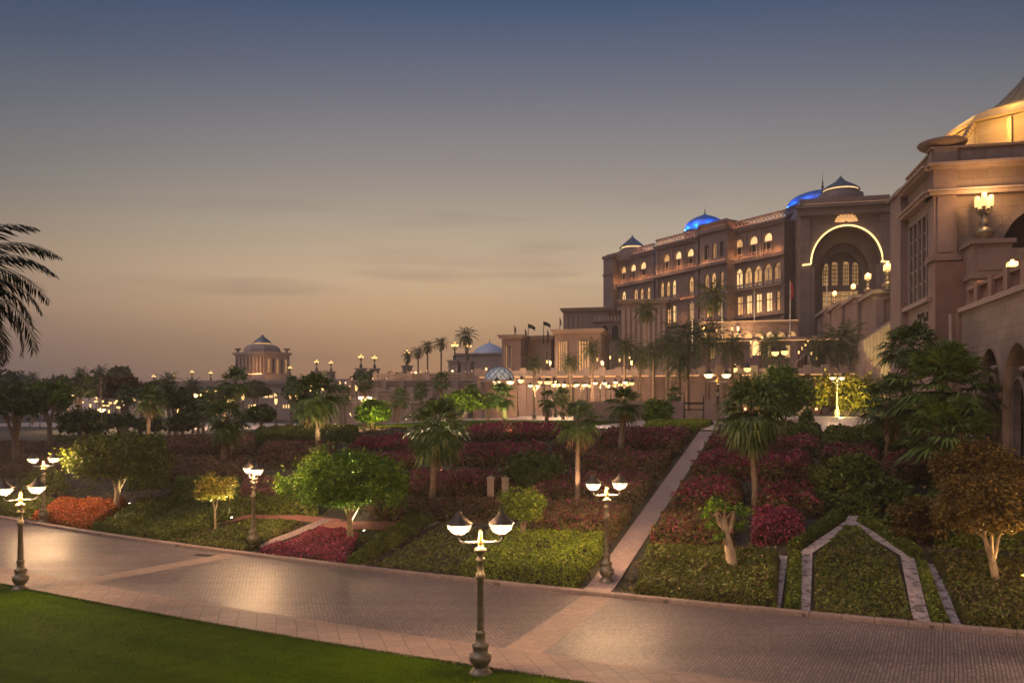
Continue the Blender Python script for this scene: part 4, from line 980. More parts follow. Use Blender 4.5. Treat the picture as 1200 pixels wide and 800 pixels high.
for k in range(11):
    a = R(8 + 16.4 * k); c0, s0 = math.cos(a), math.sin(a); da, db = .05, .17
    b.add([PT.p(ac + c0 * .35 - s0 * da, cz + s0 * .25 + c0 * da, .05), PT.p(ac + c0 * .35 + s0 * da, cz + s0 * .25 - c0 * da, .05), PT.p(ac + c0 * 2.2 + s0 * db, cz + s0 * 1.75 - c0 * db, .2), PT.p(ac + c0 * 2.3, cz + s0 * 1.85, .22), PT.p(ac + c0 * 2.2 - s0 * db, cz + s0 * 1.75 + c0 * db, .2),
           PT.p(ac + c0 * .35, cz + s0 * .25, .01), PT.p(ac + c0 * 2.2, cz + s0 * 1.75, .01)], [(0, 1, 2, 3, 4), (0, 4, 6, 5), (1, 5, 6, 2), (4, 3, 6), (3, 2, 6)])
b.build('shell_ornament', M['strip_soft'], pal)
b = MB(); fbox(b, PT, a0 + .5, a1 - .5, z_(240) + .03, z_(240) + .1, 1.4, 1.6); b.build('ledge_light', M['strip_soft'], pal)
# domes above the portal
blue_dome(964, 245, 222, 40, 196, 11, 20)
c = (XP(985, 176), 176, ZP(233, 176)); r = 20 * 176 / F
MB().lathe([(r * 1.25, -1.5), (r * 1.25, .7), (r * 1.05, .8), (r * 1.0, 1.5)], c, 24).build('drum', M['stone_pal'], pal)
MB().lathe([(r * .96, 1.2), (r * .97, 1.95)], c, 24).build('drum_light', M['lit_hot'], pal)
dome(pal, (c[0], c[1], c[2] + 1.8), r, 3, 'dome_slate', prof=[(r * 1.08, 0), (r * .95, .5), (r * .74, 1.0), (r * .5, 1.5), (r * .3, 2.0), (r * .14, 2.6), (.05, 3.3)])
# lower link on the gatehouse side of the portal
LK = Fac(1043, 172, BX); b = MB(); fbox(b, LK, .3, 16, ZB, LK.z(241, 4), -20, -2); fbox(b, LK, .2, 16.2, LK.z(292, 4), LK.z(288, 4), -2, -1.2); fbox(b, LK, .2, 16.2, LK.z(246, 4), LK.z(241, 4), -2, -1.2); fbox(b, LK, .4, 2.2, ZB, LK.z(246, 4), -2, -1.6); b.build('link_wall', M['stone_pal'], pal)
b = MB(); fbox(b, LK, .4, 12, LK.z(288, 4) + .02, LK.z(288, 4) + .1, -1.5, -1.35); b.build('ledge_light', M['strip_wash'], pal)

# ================================================================ lower blocks in front of the wing
def slot_block(label, px0, px1, d, py_top, zb, deep, slots, D=BX, name='pavilion', stone='stone', lit='lit', strip=True, zslot=None, cornice=1.0):
    f = Fac(px0, d, D); a1 = f.a(px1); zt = f.z(py_top, 0); o = world_thing(name, label, 'pavilion', f.p(a1 / 2, zb, -deep / 2)); hl = []
    for p0, p1, y0, y1 in slots: hl.append(arch(f.a(p0), f.a(p1), f.z(y1, 0), f.z(y0, 0), 'flat'))
    b = MB(); panel(b, f, [(0, zb), (a1, zb), (a1, zt), (0, zt)], hl, 0, .9); fbox(b, f, .005, a1 - .005, zb, zt - .01, -deep, -.903); b.build('wall', M[stone], o)
    b = MB(); fbox(b, f, -.5 * cornice, a1 + .5 * cornice, zt, zt + .5 * cornice, -deep - .4, .55 * cornice); fbox(b, f, -.8 * cornice, a1 + .8 * cornice, zt + .5 * cornice, zt + .8 * cornice, -deep - .7, .9 * cornice); b.build('cornice', M['trim'], o)
    for P in hl:
        lo, hi, z0, z1 = P[0][0], P[1][0], P[0][1], P[2][1]
        b = MB(); pane(b, f, P, -.8, 0)
        for k in range(1, 4): a = lo + (hi - lo) * k / 4; fbox(b, f, a - .13, a + .13, z0, z1, -.6, -.35, 1)
        ring(b, f, P, .3, .004, .2, 1); wdw = b.build('window', [M[lit], M['trim']], o)
    return o, f, a1, zt
slot_block('slim slotted pavilion with one lit bay, nearest the lattice dome', 588, 610, 165, 397, 8, 12, [(592, 599, 405, 431)], zslot=None)
slot_block('long low block carrying the flagpoles', 611, 646, 172, 398, 8, 14, [(640, 644, 412, 432)])
slot_block('slotted pavilion with two tall lit bays below the palace wing', 650, 704, 158, 391, 8, 16, [(654, 664, 400, 434), (678, 690, 400, 434)])
slot_block('upper plain block with flat roof behind the slotted pavilions', 660, 712, 205, 365, 10, 18, [(665, 669, 372, 385), (676, 680, 372, 385)], lit='lit_dim')
o, f, a1, zt = slot_block('ribbed block with tall pilasters before the palace wing', 728, 781, 170, 356, 11, 12, [], stone='stone')
b = MB()
for k in range(9): a = a1 * (k + .5) / 9; fbox(b, f, a - .3, a + .3, 12, zt - 1.2, .003, .35)
b.build('pilaster', M['trim'], o)
o, f, a1, zt = slot_block('crenellated arcade linking the plain block to the wing', 696, 730, 180, 378, 11, 8, [], stone='stone', cornice=.5)
b = MB()
for k in range(9): a = a1 * (k + .5) / 9; fbox(b, f, a - .22, a + .22, zt + .42, zt + 1.5, -.3, .1)
b.build('crenel', M['trim'], o)
for px in (709, 721):
    P = arch(f.a(px - 4), f.a(px + 4), f.z(399, 0), f.z(381, 0), 'point'); b = MB(); pane(b, f, P, .02); ring(b, f, P, .25, .03, .25, 1); b.build('window', [M['dark_glass'], M['trim']], o)

# ================================================================ terrace wall and upper terraces
TW = Fac(560, 122, BX); aE = TW.a(1010); zt = TW.z(440, TW.a(760))
o = world_thing('terrace_wall', 'long pink terrace wall below the palace with a line of light under its coping', 'wall', TW.p(aE / 2, 6, -2)); b = MB()
zg = 5.0
fbox(b, TW, 0, aE, zg, zt, -30, 0); fbox(b, TW, -.2, aE, zt - .9, zt - .55, .003, .35); fbox(b, TW, -.2, aE, zg, zg + 1.6, .003, .3)
for k in range(24): a = aE * k / 23; fbox(b, TW, a - .45, a + .45, zg + 1.6, zt - .9, .003, .28); 
b.build('wall', M['stone'], o)
b = MB(); fbox(b, TW, -.2, aE, zt + .001, zt + .35, -.5, .5); 
for k in range(24):
    a = aE * k / 23; fbox(b, TW, a - .5, a + .5, zt + .36, zt + 1.3, -.4, .4)
    if k < 23: fbox(b, TW, a + .5, a + aE / 23 - .5, zt + .36, zt + .9, -.15, .15)
b.build('coping', M['trim'], o)
b = MB()
for k in range(23): a = aE * (k + .5) / 23; fbox(b, TW, a - aE / 23 * .33, a + aE / 23 * .33, zt - .12, zt - .02, .42, .56)
b.build('ledge_light', M['strip_soft'], o)
b = MB()
for k in range(0, 23, 2):
    a = aE * (k + .5) / 23; fbox(b, TW, a - .12, a + .12, zg + 2.0, zg + 2.25, .15, .32)
b.build('wall_lamp', M['strip_wash'], o)
# second tier
T2 = Fac(820, 140, BX); a1 = T2.a(1070); z2 = T2.z(398, T2.a(930)); o = world_thing('upper_terrace', 'upper terrace wall with glowing openings in front of the palace wing', 'wall', T2.p(a1 / 2, 10, -2)); b = MB(); hl = []
for px in (838, 862, 884, 905, 925): hl.append(arch(T2.a(px - 5), T2.a(px + 5), z2 - 3.0, z2 - .9, 'flat'))
panel(b, T2, [(0, 10), (a1, 10), (a1, z2), (0, z2)], hl, 0, .8); fbox(b, T2, .01, a1 - .01, 10, z2 - .01, -26, -.803)
for k in range(12): a = a1 * k / 11; fbox(b, T2, a - .6, a + .6, 10, z2 + .6, .003, .5)
b.build('wall', M['stone'], o)
b = MB(); fbox(b, T2, -.3, a1 + .3, z2 + .001, z2 + .4, -.6, .55); b.build('coping', M['trim'], o)
for h_ in hl: b = MB(); pane(b, T2, h_, -.7); b.build('glow_panel', M['lit'], o)
b = MB(); fbox(b, T2, 0, a1, z2 - .15, z2 - .05, .5, .6); b.build('ledge_light', M['strip_soft'], o)
# little lit kiosks row on the terrace below the wing
T3 = Fac(820, 152, BX); kk = world_thing('terrace_arcade', 'row of small glowing arches along the foot of the palace wing', 'arcade', T3.p(8, 18, 0)); a1 = T3.a(935); b = MB(); hl = []; zz = z2
for k in range(9): a = a1 * (k + .5) / 9; hl.append(arch(a - .75, a + .75, zz + .3, zz + 2.6, 'point'))
panel(b, T3, [(0, zz - 4), (a1, zz - 4), (a1, zz + 4.2), (0, zz + 4.2)], hl, 0, .5); fbox(b, T3, .01, a1 - .01, zz - 4, zz + 4.19, -8, -.503); fbox(b, T3, -.2, a1 + .2, zz + 4.2, zz + 4.6, -8.2, .4); b.build('wall', M['stone_dark'], kk)
for i, h_ in enumerate(hl):
    b = MB(); pane(b, T3, h_, -.42); ring(b, T3, h_, .15, .004, .12, 1); b.build('window', [M['lit'] if i % 3 else M['lit_hot'], M['trim']], kk)
b = MB(); fbox(b, T3, 0, a1, zz + 4.62, zz + 4.7, .1, .3); b.build('ledge_light', M['strip_soft'], kk)
# flagpoles: slim white poles before the wing, dark flags over the low block
for px, d, yt, yb, lab in ((811, 150, 352, 388, 'white pole before the arched wing, nearest the ribbed block'), (846, 150, 350, 386, 'white pole before the arched wing, next after the terrace palm'), (884, 150, 340, 385, 'white pole standing before the lit rectangular windows'), (926, 148, 330, 384, 'white pole with a furled flag beside the great portal'), (969, 146, 322, 382, 'white pole standing inside the great portal arch outline')):
    z0 = ZP(yb, d); o = thing('flagpole', lab, 'flagpole', (XP(px, d), d, z0 - 4)); h = ZP(yt, d) - z0 + 4
    MB().lathe([(.16, 0), (.07, h)], n=6).build('pole', M['white_metal'], o); MB().lathe([(.05, h), (.16, h + .15), (.02, h + .35)], n=6).build('finial', M['gilt'], o)
    if px == 926:
        b = MB(); b.add([(0, 0, h), (.5, .1, h - .1), (.62, -.1, h - 2.0), (.45, .12, h - 3.2), (.06, 0, h - 3.4), (.02, .14, h - 1.5)], [(0, 1, 2, 5), (5, 2, 3, 4), (0, 5, 4)]); b.build('flag', M['flag_red'], o)
for i, (px, yt) in enumerate(((603, 381), (615.5, 385), (619, 379), (637, 376), (656, 372), (641.5, 386))):
    d = 168; z0 = ZP(399, d); h = ZP(yt, d) - z0; o = thing('flagpole', ('flagpole with a limp dark flag on the block roof, end nearest the slim pavilion', 'short flagpole beside the one with a streaming flag', 'flagpole with a dark streaming flag beside a short pole', 'tallest flagpole with a dark streaming flag', 'flagpole rising above the two bay pavilion', 'shortest flagpole beside the tallest one')[i], 'flagpole', (XP(px, d), d, z0 - .6), 'flagpoles on the low blocks')
    MB().lathe([(.1, 0), (.05, h + .6)], n=6).build('pole', M['iron_dark'], o); st = i in (2, 3); b = MB()
    L = 1.5 if st else .4
    V = []
    for k in range(6):
        u = k / 5; V += [(u * L, .12 * math.sin(u * 6), h + .5 - u * u * (.7 if st else 1.3)), (u * L * (.95 if st else .6), .12 * math.sin(u * 6 + .5), h - .35 - u * u * (.6 if st else 1.2))]
    b.add(V, [(2 * k, 2 * k + 2, 2 * k + 3, 2 * k + 1) for k in range(5)], 0, True); b.build('flag', M['flag'], o)

# ================================================================ stairs block with candelabra between portal and gatehouse
ST = world_thing('stair_terrace', 'stepped pink stair terrace with balustrades beside the gatehouse', 'terrace', (XP(1020, 110), 110, 6))
for px0, px1, d, yt in ((972, 990, 142, 362), (986, 1008, 132, 356), (1004, 1034, 122, 349), (1026, 1064, 112, 344)):
    f = Fac(px0, d, BX); a1 = f.a(px1); b = MB(); zt_ = f.z(yt, 0); fbox(b, f, 0, a1, 5, zt_, -14, 0); fbox(b, f, -.4, a1 + .4, zt_ - .9, zt_ - .5, .003, .4)
    for a in (.5, a1 - .5): fbox(b, f, a - .5, a + .5, 5, zt_ - .9, .003, .4)
    b.build('pier', M['stone'], ST); b = MB(); fbox(b, f, -.5, a1 + .5, zt_ + .001, zt_ + .5, -14.3, .5); b.build('coping', M['trim'], ST)
f0 = Fac(1000, 104, AX * .8 - BX * 1.0)
b = MB()
for k in range(11):
    a = BX * (k * .0); f = Fac(1012 + k * 4, 104 - k * .5, BX); fbox(b, f, 0, 1.6, 5, f.z(398 - k * 2.6, 0), -6, 0)
b.build('stair', M['trim'], ST)

# ================================================================ gatehouse and arcade wall
C0 = Vector((XP(1093, 60), 60, 0))
FF = Fac(1093, 60, BX); zf = lambda py: FF.z(py, 0)
gt = world_thing('gatehouse', 'tall sandstone gatehouse with corner saucer planters and a golden lit roof dome', 'gatehouse', FF.p(8, 2, -4))
ZT = zf(200); LN = 17.0
# front: corner pilaster, warm lit wall with big arch
ca = FF.a(1226); crr = ca - FF.a(1174); zsp = zf(299); Pq = [(ca - crr, 19.0), (ca + crr, 19.0)] + [(ca + crr * math.cos(math.pi * k / 20), zsp + crr * 1.12 * math.sin(math.pi * k / 20)) for k in range(21)]
b = MB(); panel(b, FF, [(FF.a(1120), 3), (LN, 3), (LN, ZT), (FF.a(1120), ZT)], [Pq], -.35, 2.2); ring(b, FF, Pq, .55, -.345, .3); b.build('front_wall', M['stone_block'], gt)
b = MB(); pz = FF.a(1120); fbox(b, FF, 0, pz, 3, ZT, -1.2, .25); fbox(b, FF, .25, pz - .25, zf(297), zf(232), .253, .33); fbox(b, FF, .5, pz - .5, zf(293), zf(236), .333, .29)
fbox(b, FF, -.25, pz + .25, zf(307), zf(302), -1.3, .55); fbox(b, FF, -.15, pz + .15, zf(302) + .001, zf(299), -1.25, .42); b.build('pilaster', M['stone'], gt)
b = MB(); fbox(b, FF, -.35, LN, zf(231), zf(227), -1.4, .5); fbox(b, FF, -.5, LN, zf(227) + .001, zf(224.5), -1.5, .7); fbox(b, FF, -.3, LN, ZT, zf(197), -1.4, .55); fbox(b, FF, -.5, LN, zf(197) + .001, zf(194), -1.5, .8); b.build('cornice', M['trim'], gt)
b = MB(); fbox(b, FF, -.1, LN, zf(194) + .002, zf(176), -.7, .1); 
for k in range(9):
    a = .3 + pz + k * 1.75; fbox(b, FF, a, a + 1.5, zf(191), zf(179), .103, .16); fbox(b, FF, a + .15, a + 1.35, zf(189.5), zf(180.5), .163, .12)
fbox(b, FF, 0, pz, zf(194) + .003, zf(175), -1.9, .3); fbox(b, FF, -.25, LN, zf(176) + .001, zf(174), -.9, .35); b.build('parapet', M['stone_dark'], gt)
def saucer(c, r): return MB().lathe([(r * .3, 0), (r * .34, r * .1), (r * .62, r * .16), (r * .9, r * .30), (r, r * .42), (r * .98, r * .47), (r * .9, r * .46), (r * .3, r * .36)], c, 28).build('planter', M['stone'], gt)
c = FF.p(.9, zf(177), -.9); saucer(c, 27 * 60 / F)
# base pedestal carrying the candelabra
pa0, pa1 = FF.a(1126), FF.a(1170); b = MB(); fbox(b, FF, pa0, pa1, 3, zf(296), .26, 2.6); fbox(b, FF, pa0 - .2, pa1 + .2, zf(296), zf(291), .2, 2.85); fbox(b, FF, pa0 + .3, pa1 - .3, zf(325), zf(301), 2.603, 2.67); fbox(b, FF, pa0 - .15, pa1 + .15, zf(334), zf(328), .2, 2.8); b.build('pedestal', M['stone'], gt)
b = MB(); fbox(b, FF, -.1, pa0 - .02, 3, zf(310), .253, 1.0); b.build('granite_pier', M['stone_red'], gt)
# side face, running away from the camera
SF = Fac(1093, 60, AX); sa1 = SF.a(1062); sl_ = [];
for k in range(5): a = .75 + (sa1 - 1.3) * (k + .1) / 5; sl_.append(arch(a, a + (sa1 - 1.3) / 5 * .78, SF.z(345, 1) , SF.z(248, 1), 'flat'))
b = MB(); panel(b, SF, [(.3, 3), (sa1, 3), (sa1, ZT), (.3, ZT)], sl_, -.1, .25); b.build('side_wall', M['stone_block'], gt)
for P in sl_:
    b = MB(); pane(b, SF, P, -.25, 0); lo, hi = P[0][0], P[1][0]; ring(b, SF, P, .08, -.095, .03, 1)
    for k in range(1, 5): zz = P[0][1] + (P[2][1] - P[0][1]) * k / 5; fbox(b, SF, lo, hi, zz - .07, zz + .07, -.24, -.2, 1)
    b.build('window', [M['dark_glass'], M['trim']], gt)
b = MB(); fbox(b, SF, -.2, sa1 + .3, zf(231), zf(227), -.3, .5); fbox(b, SF, -.2, sa1 + .4, zf(227) + .002, zf(224.5), -.3, .7); fbox(b, SF, -.2, sa1 + .3, ZT + .002, zf(197), -.3, .551); fbox(b, SF, -.2, sa1 + .4, zf(197) + .003, zf(194), -.3, .8); b.build('cornice', M['trim'], gt)
b = MB(); fbox(b, SF, .3, sa1, zf(352), zf(347), -.097, .35); b.build('sill', M['trim'], gt)
b = MB(); n = 8                                            # open side parapet
fbox(b, SF, .3, sa1, zf(194) + .004, zf(192), -.5, .1); fbox(b, SF, .3, sa1, zf(178), zf(176), -.5, .1)
for k in range(n): a = .5 + (sa1 - .8) * k / (n - 1); fbox(b, SF, a - .12, a + .12, zf(192), zf(178), -.4, 0)
b.build('balustrade', M['trim'], gt)
b = MB(); fbox(b, SF, sa1, sa1 + 3.5, 3, zf(194), -6, .45); fbox(b, SF, sa1 - .2, sa1 + 3.7, zf(194), zf(190), -6, .7); b.build('rear_pier', M['stone'], gt)
saucer(SF.p(sa1 + 1.2, SF.z(228, sa1 + 1.2), -.8), 15 * 70 / F)
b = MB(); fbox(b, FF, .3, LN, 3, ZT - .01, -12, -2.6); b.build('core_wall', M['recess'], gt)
b = MB(); P_ = [FF.p(a, zf(194), bb) for a, bb in ((.0, -.4), (LN, -.4), (LN, -14), (.0, -8))]; b.add(P_, [(0, 1, 2, 3)]); b.build('roof', M['stone'], gt)
# sign on the side wall: dark raised lettering, too small to read
b = MB(); rs = random.Random(8)
for row, (yy, hh, n) in enumerate(((371, .62, 7), (383, .34, 10))):
    w = 3.4 / n
    for k in range(n):
        a = .9 + k * w; zz = SF.z(yy, 2)
        fbox(b, SF, a, a + w * .72, zz - hh * .1, zz + hh * .12, -.097, .0)
        if rs.random() < .75: fbox(b, SF, a + w * .5, a + w * .68, zz + hh * .12, zz + hh * rs.uniform(.5, 1), -.097, .0)
        if rs.random() < .5: fbox(b, SF, a + w * .1, a + w * .28, zz - hh * .6, zz - hh * .1, -.097, .0)
sgn = world_thing('wall_sign', 'two rows of dark raised lettering on the pale gatehouse side wall', 'sign', SF.p(2.5, SF.z(377, 2), 0)); b.build('lettering', M['iron_dark'], sgn)
# golden lit roof drum and ogee dome, set back
dc = (XP(1207, 70), 70.0); zb = ZP(178, 70); rr = 94 * 70 / F; u_ = 70 / F
oc2 = lambda r_, z: [(dc[0] + r_ * math.cos(R(22.5 + 45 * k)), dc[1] + r_ * math.sin(R(22.5 + 45 * k)), z) for k in range(8)]
b = MB(); b.prism([p[:2] for p in oc2(rr * .97, 0)], zb - 3, ZP(157, 70)); b.build('roof_drum', M['stone_block'], gt)
b = MB(); V = oc2(rr * 1.0, ZP(157, 70)) + oc2(rr * 1.03, ZP(155, 70)) + oc2(rr * .92, ZP(145, 70)) + oc2(rr * .70, ZP(137, 70)) + oc2(rr * .64, ZP(136, 70))
b.add(V, [(8 * i + k, 8 * i + (k + 1) % 8, 8 * i + 8 + (k + 1) % 8, 8 * i + 8 + k) for i in range(4) for k in range(8)] + [tuple(range(32, 40))]); b.build('roof_skirt', M['stone_block'], gt)
for k in range(8):                                          # scroll brackets on the drum corners
    a = R(22.5 + 45 * k); ux, uy = math.cos(a), math.sin(a); b = MB()
    for i in range(5):
        r_ = rr + 1.1 - i * .24; b.box((dc[0] + ux * r_, dc[1] + uy * r_, zb + .1 + i * .3), (.4, .4, .36), 0, a)
    b.build('bracket', M['stone_dark'], gt)
b = MB()
for k in range(16): a = R(22.5 * k); b.box((dc[0] + math.cos(a) * rr * .95, dc[1] + math.sin(a) * rr * .95, (zb + ZP(157, 70)) / 2 - .6), (.28, .28, 2.2), 0, a)
b.build('drum_pilaster', M['trim'], gt)
pr = [(58, 0), (57, 2), (50, 5), (43, 9.5), (36, 14.5), (30, 20), (23, 27), (16, 34), (10, 41), (6, 47), (3.4, 53), (2.2, 58)]
dome(gt, (dc[0], dc[1], ZP(136, 70)), 1, 1, 'dome_goldlit', prof=[(r_ * u_, z_q * u_) for r_, z_q in pr])
b = MB()
for k in range(24):                                         # standing seams on the dome
    a = 2 * math.pi * k / 24; b.tube([(dc[0] + math.cos(a) * (r_ * u_ + .01), dc[1] + math.sin(a) * (r_ * u_ + .01), ZP(136, 70) + z_q * u_) for r_, z_q in pr[1:]], .035, 4)
b.build('dome_rib', M['dome_slate'], gt); finial(gt, (dc[0], dc[1], ZP(136, 70) + 56 * u_), .5)
for k, pw in ((3, 45), (4, 65), (5, 65), (6, 45)):
    a = R(45 * k); point(gt, (dc[0] + (rr + 1.4) * math.cos(a), dc[1] + (rr + 1.4) * math.sin(a), zb + .7), pw, (1, .55, .10), .25)
    point(gt, (dc[0] + (rr * .86) * math.cos(a), dc[1] + (rr * .86) * math.sin(a), ZP(141, 70) + .75), 30, (1, .56, .10), .2)

# arcade wall with pointed arches, in front of the gatehouse
AW = Fac(1140, 50, -AX); aL0, aL1 = AW.a(1127), AW.a(1420); zc = AW.z(362, 0); gb = 2.0
aw = world_thing('arcade_wall', 'pale ashlar arcade wall with dark pointed arches and a stepped balustrade', 'wall', AW.p(6, 3, -1)); hl = []
for px0, px1 in ((1152.5, 1176), (1180, 1215)): hl.append((AW.a(px0), AW.a(px1)))
w_ = hl[1][1] - hl[1][0]; x_ = hl[1][1] + .35
while x_ + w_ < aL1 - 1: hl.append((x_, x_ + w_)); x_ += w_ + .35
zA = AW.z(408, AW.a(1165)); Ps = [arch(p, q, gb, zA, 'point') for p, q in hl]
b = MB(); panel(b, AW, [(aL0, gb), (aL1, gb), (aL1, zc), (aL0, zc)], Ps, 0, .7); b.build('wall', M['stone_block'], aw)
b = MB(); fbox(b, AW, aL0, aL1, gb, zc - .02, -8, -3.2); fbox(b, AW, aL0, aL1, zc - .6, zc - .02, -3.19, -.71); fbox(b, AW, aL0 - .4, aL0, gb, zc, -8, .2); b.build('inner_wall', M['stone_red'], aw)
for P in Ps:
    b = MB(); ring(b, AW, P, .3, .003, .22); lo, hi = P[0][0], P[1][0]; c = (lo + hi) / 2; ww = (hi - lo); zsp = zA - ww * .5 * 1.55
    for s in (0, 1): ring(b, AW, arch(lo + s * ww * .5 + .06, lo + (s + 1) * ww * .5 - .06, gb, zsp + ww * .3, 'point', 8), .1, -.35, .2)
    b.lathe([(.2, 0), (.13, .15), (.12, zsp - gb - .5), (.2, zsp - gb - .3)], AW.p(c, gb, -.25), 10)
    fbox(b, AW, lo - .3, lo + .02, zsp - .5, zsp - .15, .0, .34); fbox(b, AW, hi - .02, hi + .3, zsp - .5, zsp - .15, .0, .34)
    b.lathe([(.05, -.2), (.32, -.1), (.36, 0), (.32, .1), (.05, .2)], AW.p(c, zsp + ww * .42, -.25), 12); b.build('arch_tracery', M['stone_dark'], aw)
b = MB(); a = aL0 + 1.2; i = 0
fbox(b, AW, aL0, aL1, zc + .001, zc + .3, -.8, .25)
b.build('coping', M['trim'], aw)
b = MB(); zb_ = zc + .3; fbox(b, AW, aL0 + .9, aL1, zb_ + .95, zb_ + 1.15, -.45, .05); fbox(b, AW, aL0 + .9, aL1, zb_, zb_ + .15, -.42, .02)
a = aL0 + 1.0
while a < aL1: 
    i += 1; w = .22 if i % 7 else .55
    if i % 7: b.lathe([(.08, .15), (.11, .35), (.06, .6), (.08, .95)], AW.p(a, zb_, -.2), 6)
    else: fbox(b, AW, a - .3, a + .3, zb_, zb_ + 1.3, -.55, .15)
    a += .34
b.build('balustrade', M['stone_red'], aw)
# drainpipe and slim shafts beside the granite pier
b = MB(); b.lathe([(.12, 0), (.12, zc - 2)], AW.p(aL0 - .55, 2.0, .5), 8); o = world_thing('drainpipe', 'slim pale pipe running down between the granite pier and arcade wall', 'pipe', AW.p(aL0 - .55, 2.0, .5)); b.build('pipe', M['trim'], o)

# ---------------------------------------------------------------- candelabra
def candelabrum(label, base, s, n=5, power=0, group=None):
    o = thing('candelabrum', label, 'lamp', base, group); o.scale = (s, s, s)
    MB().lathe([(.5, 0), (.5, .1), (.36, .2), (.42, .34), (.6, .55), (.58, .75), (.3, .95), (.24, 1.1), (.34, 1.25), (.2, 1.4), (.15, 1.9), (.26, 2.05), (.16, 2.2), (.12, 2.5)], n=14).build('stem', M['iron'], o)
    for k in range(n):
        a = 2 * math.pi * k / n + .4; x, y = .42 * math.cos(a), .42 * math.sin(a)
        br = MB().tube([(x * .2, y * .2, 1.9), (x * .8, y * .8, 1.85), (x, y, 2.1), (x, y, 2.3)], [.06, .05, .05, .07], 6).build('branch', M['iron'], o)
        MB().lathe([(.10, 2.3), (.15, 2.42), (.15, 2.95), (.12, 3.0)], (x, y, 0), 10).build('candle_glass', M['candle'], br)
    MB().lathe([(.10, 2.5), (.16, 2.65), (.16, 3.2), (.12, 3.25)], n=10).build('candle_glass', M['candle'], o)
    if power: lamp_light(o, (-.1, -.65, 3.35), power, .25, (1, .55, .22))
    return o
M['candle'] = m_emit('candle glass', (1.0, .60, .22), 1.7, .35, 5)
candelabrum('large bronze candelabrum glowing on the gatehouse pedestal', FF.p((pa0 + pa1) / 2 - .15, zf(291), 1.4), 1.12, 5, 42)
candelabrum('bronze candelabrum on the arcade balustrade below the gatehouse arch', (XP(1186, 47), 47, zc + .5), .62, 4, 40)
for px, py, d, s, lab in ((1040, 344, 110, 1.15, 'candelabrum on the highest stair pier next to the gatehouse'), (1017, 349, 120, 1.0, 'candelabrum on the second stair pier from the gatehouse'), (1000, 356, 130, .85, 'candelabrum on the third stair pier from the gatehouse'), (978, 362, 140, .8, 'candelabrum on the lowest stair pier before the portal'), (1056, 352, 100, .9, 'small candelabrum tucked against the gatehouse rear pier')):
    candelabrum(lab, (XP(px, d), d, ZP(py, d) + .5), s, 4, 60, 'candelabra on the stair terrace')
# lanterns along the ramp down from the terrace
for i, (px, py) in enumerate(((947, 399), (944, 404), (940, 407), (936, 412), (951, 413), (957, 419), (963, 429))):
    d = 124 - (i - 3) * 3.5 if i > 3 else 128 - i * 2
    x, z = XP(px, d), ZP(py, d); g_ = float(gz(x, d)); s = .8
    o = far_lamp('single', px, py, d, ('ramp lantern, highest of the row', 'ramp lantern, second from the top of the row', 'ramp lantern, third from the top of the row', 'ramp lantern at the bend under the highest three', 'ramp lantern just past the bend', 'ramp lantern, second from the lowest', 'lowest and biggest of the ramp lanterns')[i], 'lanterns on the ramp', 0, s)
rampw = world_thing('ramp_wall', 'sloping pink ramp wall carrying the row of lanterns', 'wall', (XP(945, 122), 122, 6)); b = MB()
for (pa, ya, da), (pb, yb, db) in zip([(934, 424, 124), (948, 412, 127), (951, 426, 120), (958, 432, 116), (964, 444, 112)][0:4], [(948, 412, 127), (951, 426, 120), (958, 432, 116), (966, 446, 111)]):
    V = []
    for px, py, d in ((pa, ya, da), (pb, yb, db)):
        for off in (0, 1.0): V += [(XP(px, d), d + off, ZP(py, d)), (XP(px, d), d + off, 4.5)]
    b.add(V, [(0, 4, 6, 2), (0, 1, 5, 4), (2, 6, 7, 3), (0, 2, 3, 1), (4, 5, 7, 6)])
b.build('wall', M['stone'], rampw)

# ================================================================ far left: viaduct, terraces, domed pavilions
VD = Fac(120, 300, (0.95, -0.31)); a1 = VD.a(560); vd = world_thing('viaduct', 'long low viaduct wall carrying the pedestal lamps across the skyline', 'viaduct', VD.p(a1 / 2, 3, -3)); b = MB()
zv = 16.5; n = 26
fbox(b, VD, 0, a1, 2, zv, -9, 0); fbox(b, VD, -.3, a1 + .3, zv - 1.0, zv - .5, .003, .5); fbox(b, VD, 0, a1, zv, zv + .9, -.5, .2)
for k in range(n + 1): a = a1 * k / n; fbox(b, VD, a - .8, a + .8, 2, zv - 1, .003, .6)
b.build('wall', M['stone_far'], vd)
tp_ = []
for i, (px, yb, d, h) in enumerate(((395, 478, 130, 3.2), (420, 470, 146, 5.6), (450, 461, 160, 8.0), (480, 455, 172, 10.0))):
    f = Fac(px - 40, d, BX); aa = f.a(px + 150); o = world_thing('terrace_wall', ('lowest stepped terrace wall by the small lawn', 'second stepped terrace wall above the small lawn', 'third stepped terrace wall with planting', 'highest stepped terrace wall under the silhouetted palms')[i], 'wall', f.p(aa / 2, 5, 0), 'stepped terrace walls'); b = MB()
    zt_ = 5 + h * .95; fbox(b, f, 0, aa, 3, zt_, -10, 0); fbox(b, f, 0, aa, zt_ - .6, zt_ - .35, .003, .3)
    for k in range(10): a = aa * k / 9; fbox(b, f, a - .5, a + .5, 3, zt_ + .7, .003, .4)
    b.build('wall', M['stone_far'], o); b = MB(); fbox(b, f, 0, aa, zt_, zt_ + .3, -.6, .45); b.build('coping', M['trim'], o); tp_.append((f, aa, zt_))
    rg = np.random.default_rng(i); q = QB()
    for k in range(30): c = f.p(aa * (k + rg.uniform(0, 1)) / 30, zt_ + rg.uniform(-.6, .9), -rg.uniform(-.3, 5)); q.add(crown_quads(rg, c, (1.7, 1.5, 1.2), 8, 26, .33, .5))
    q.build('planting', M['dark_leaf'], o)
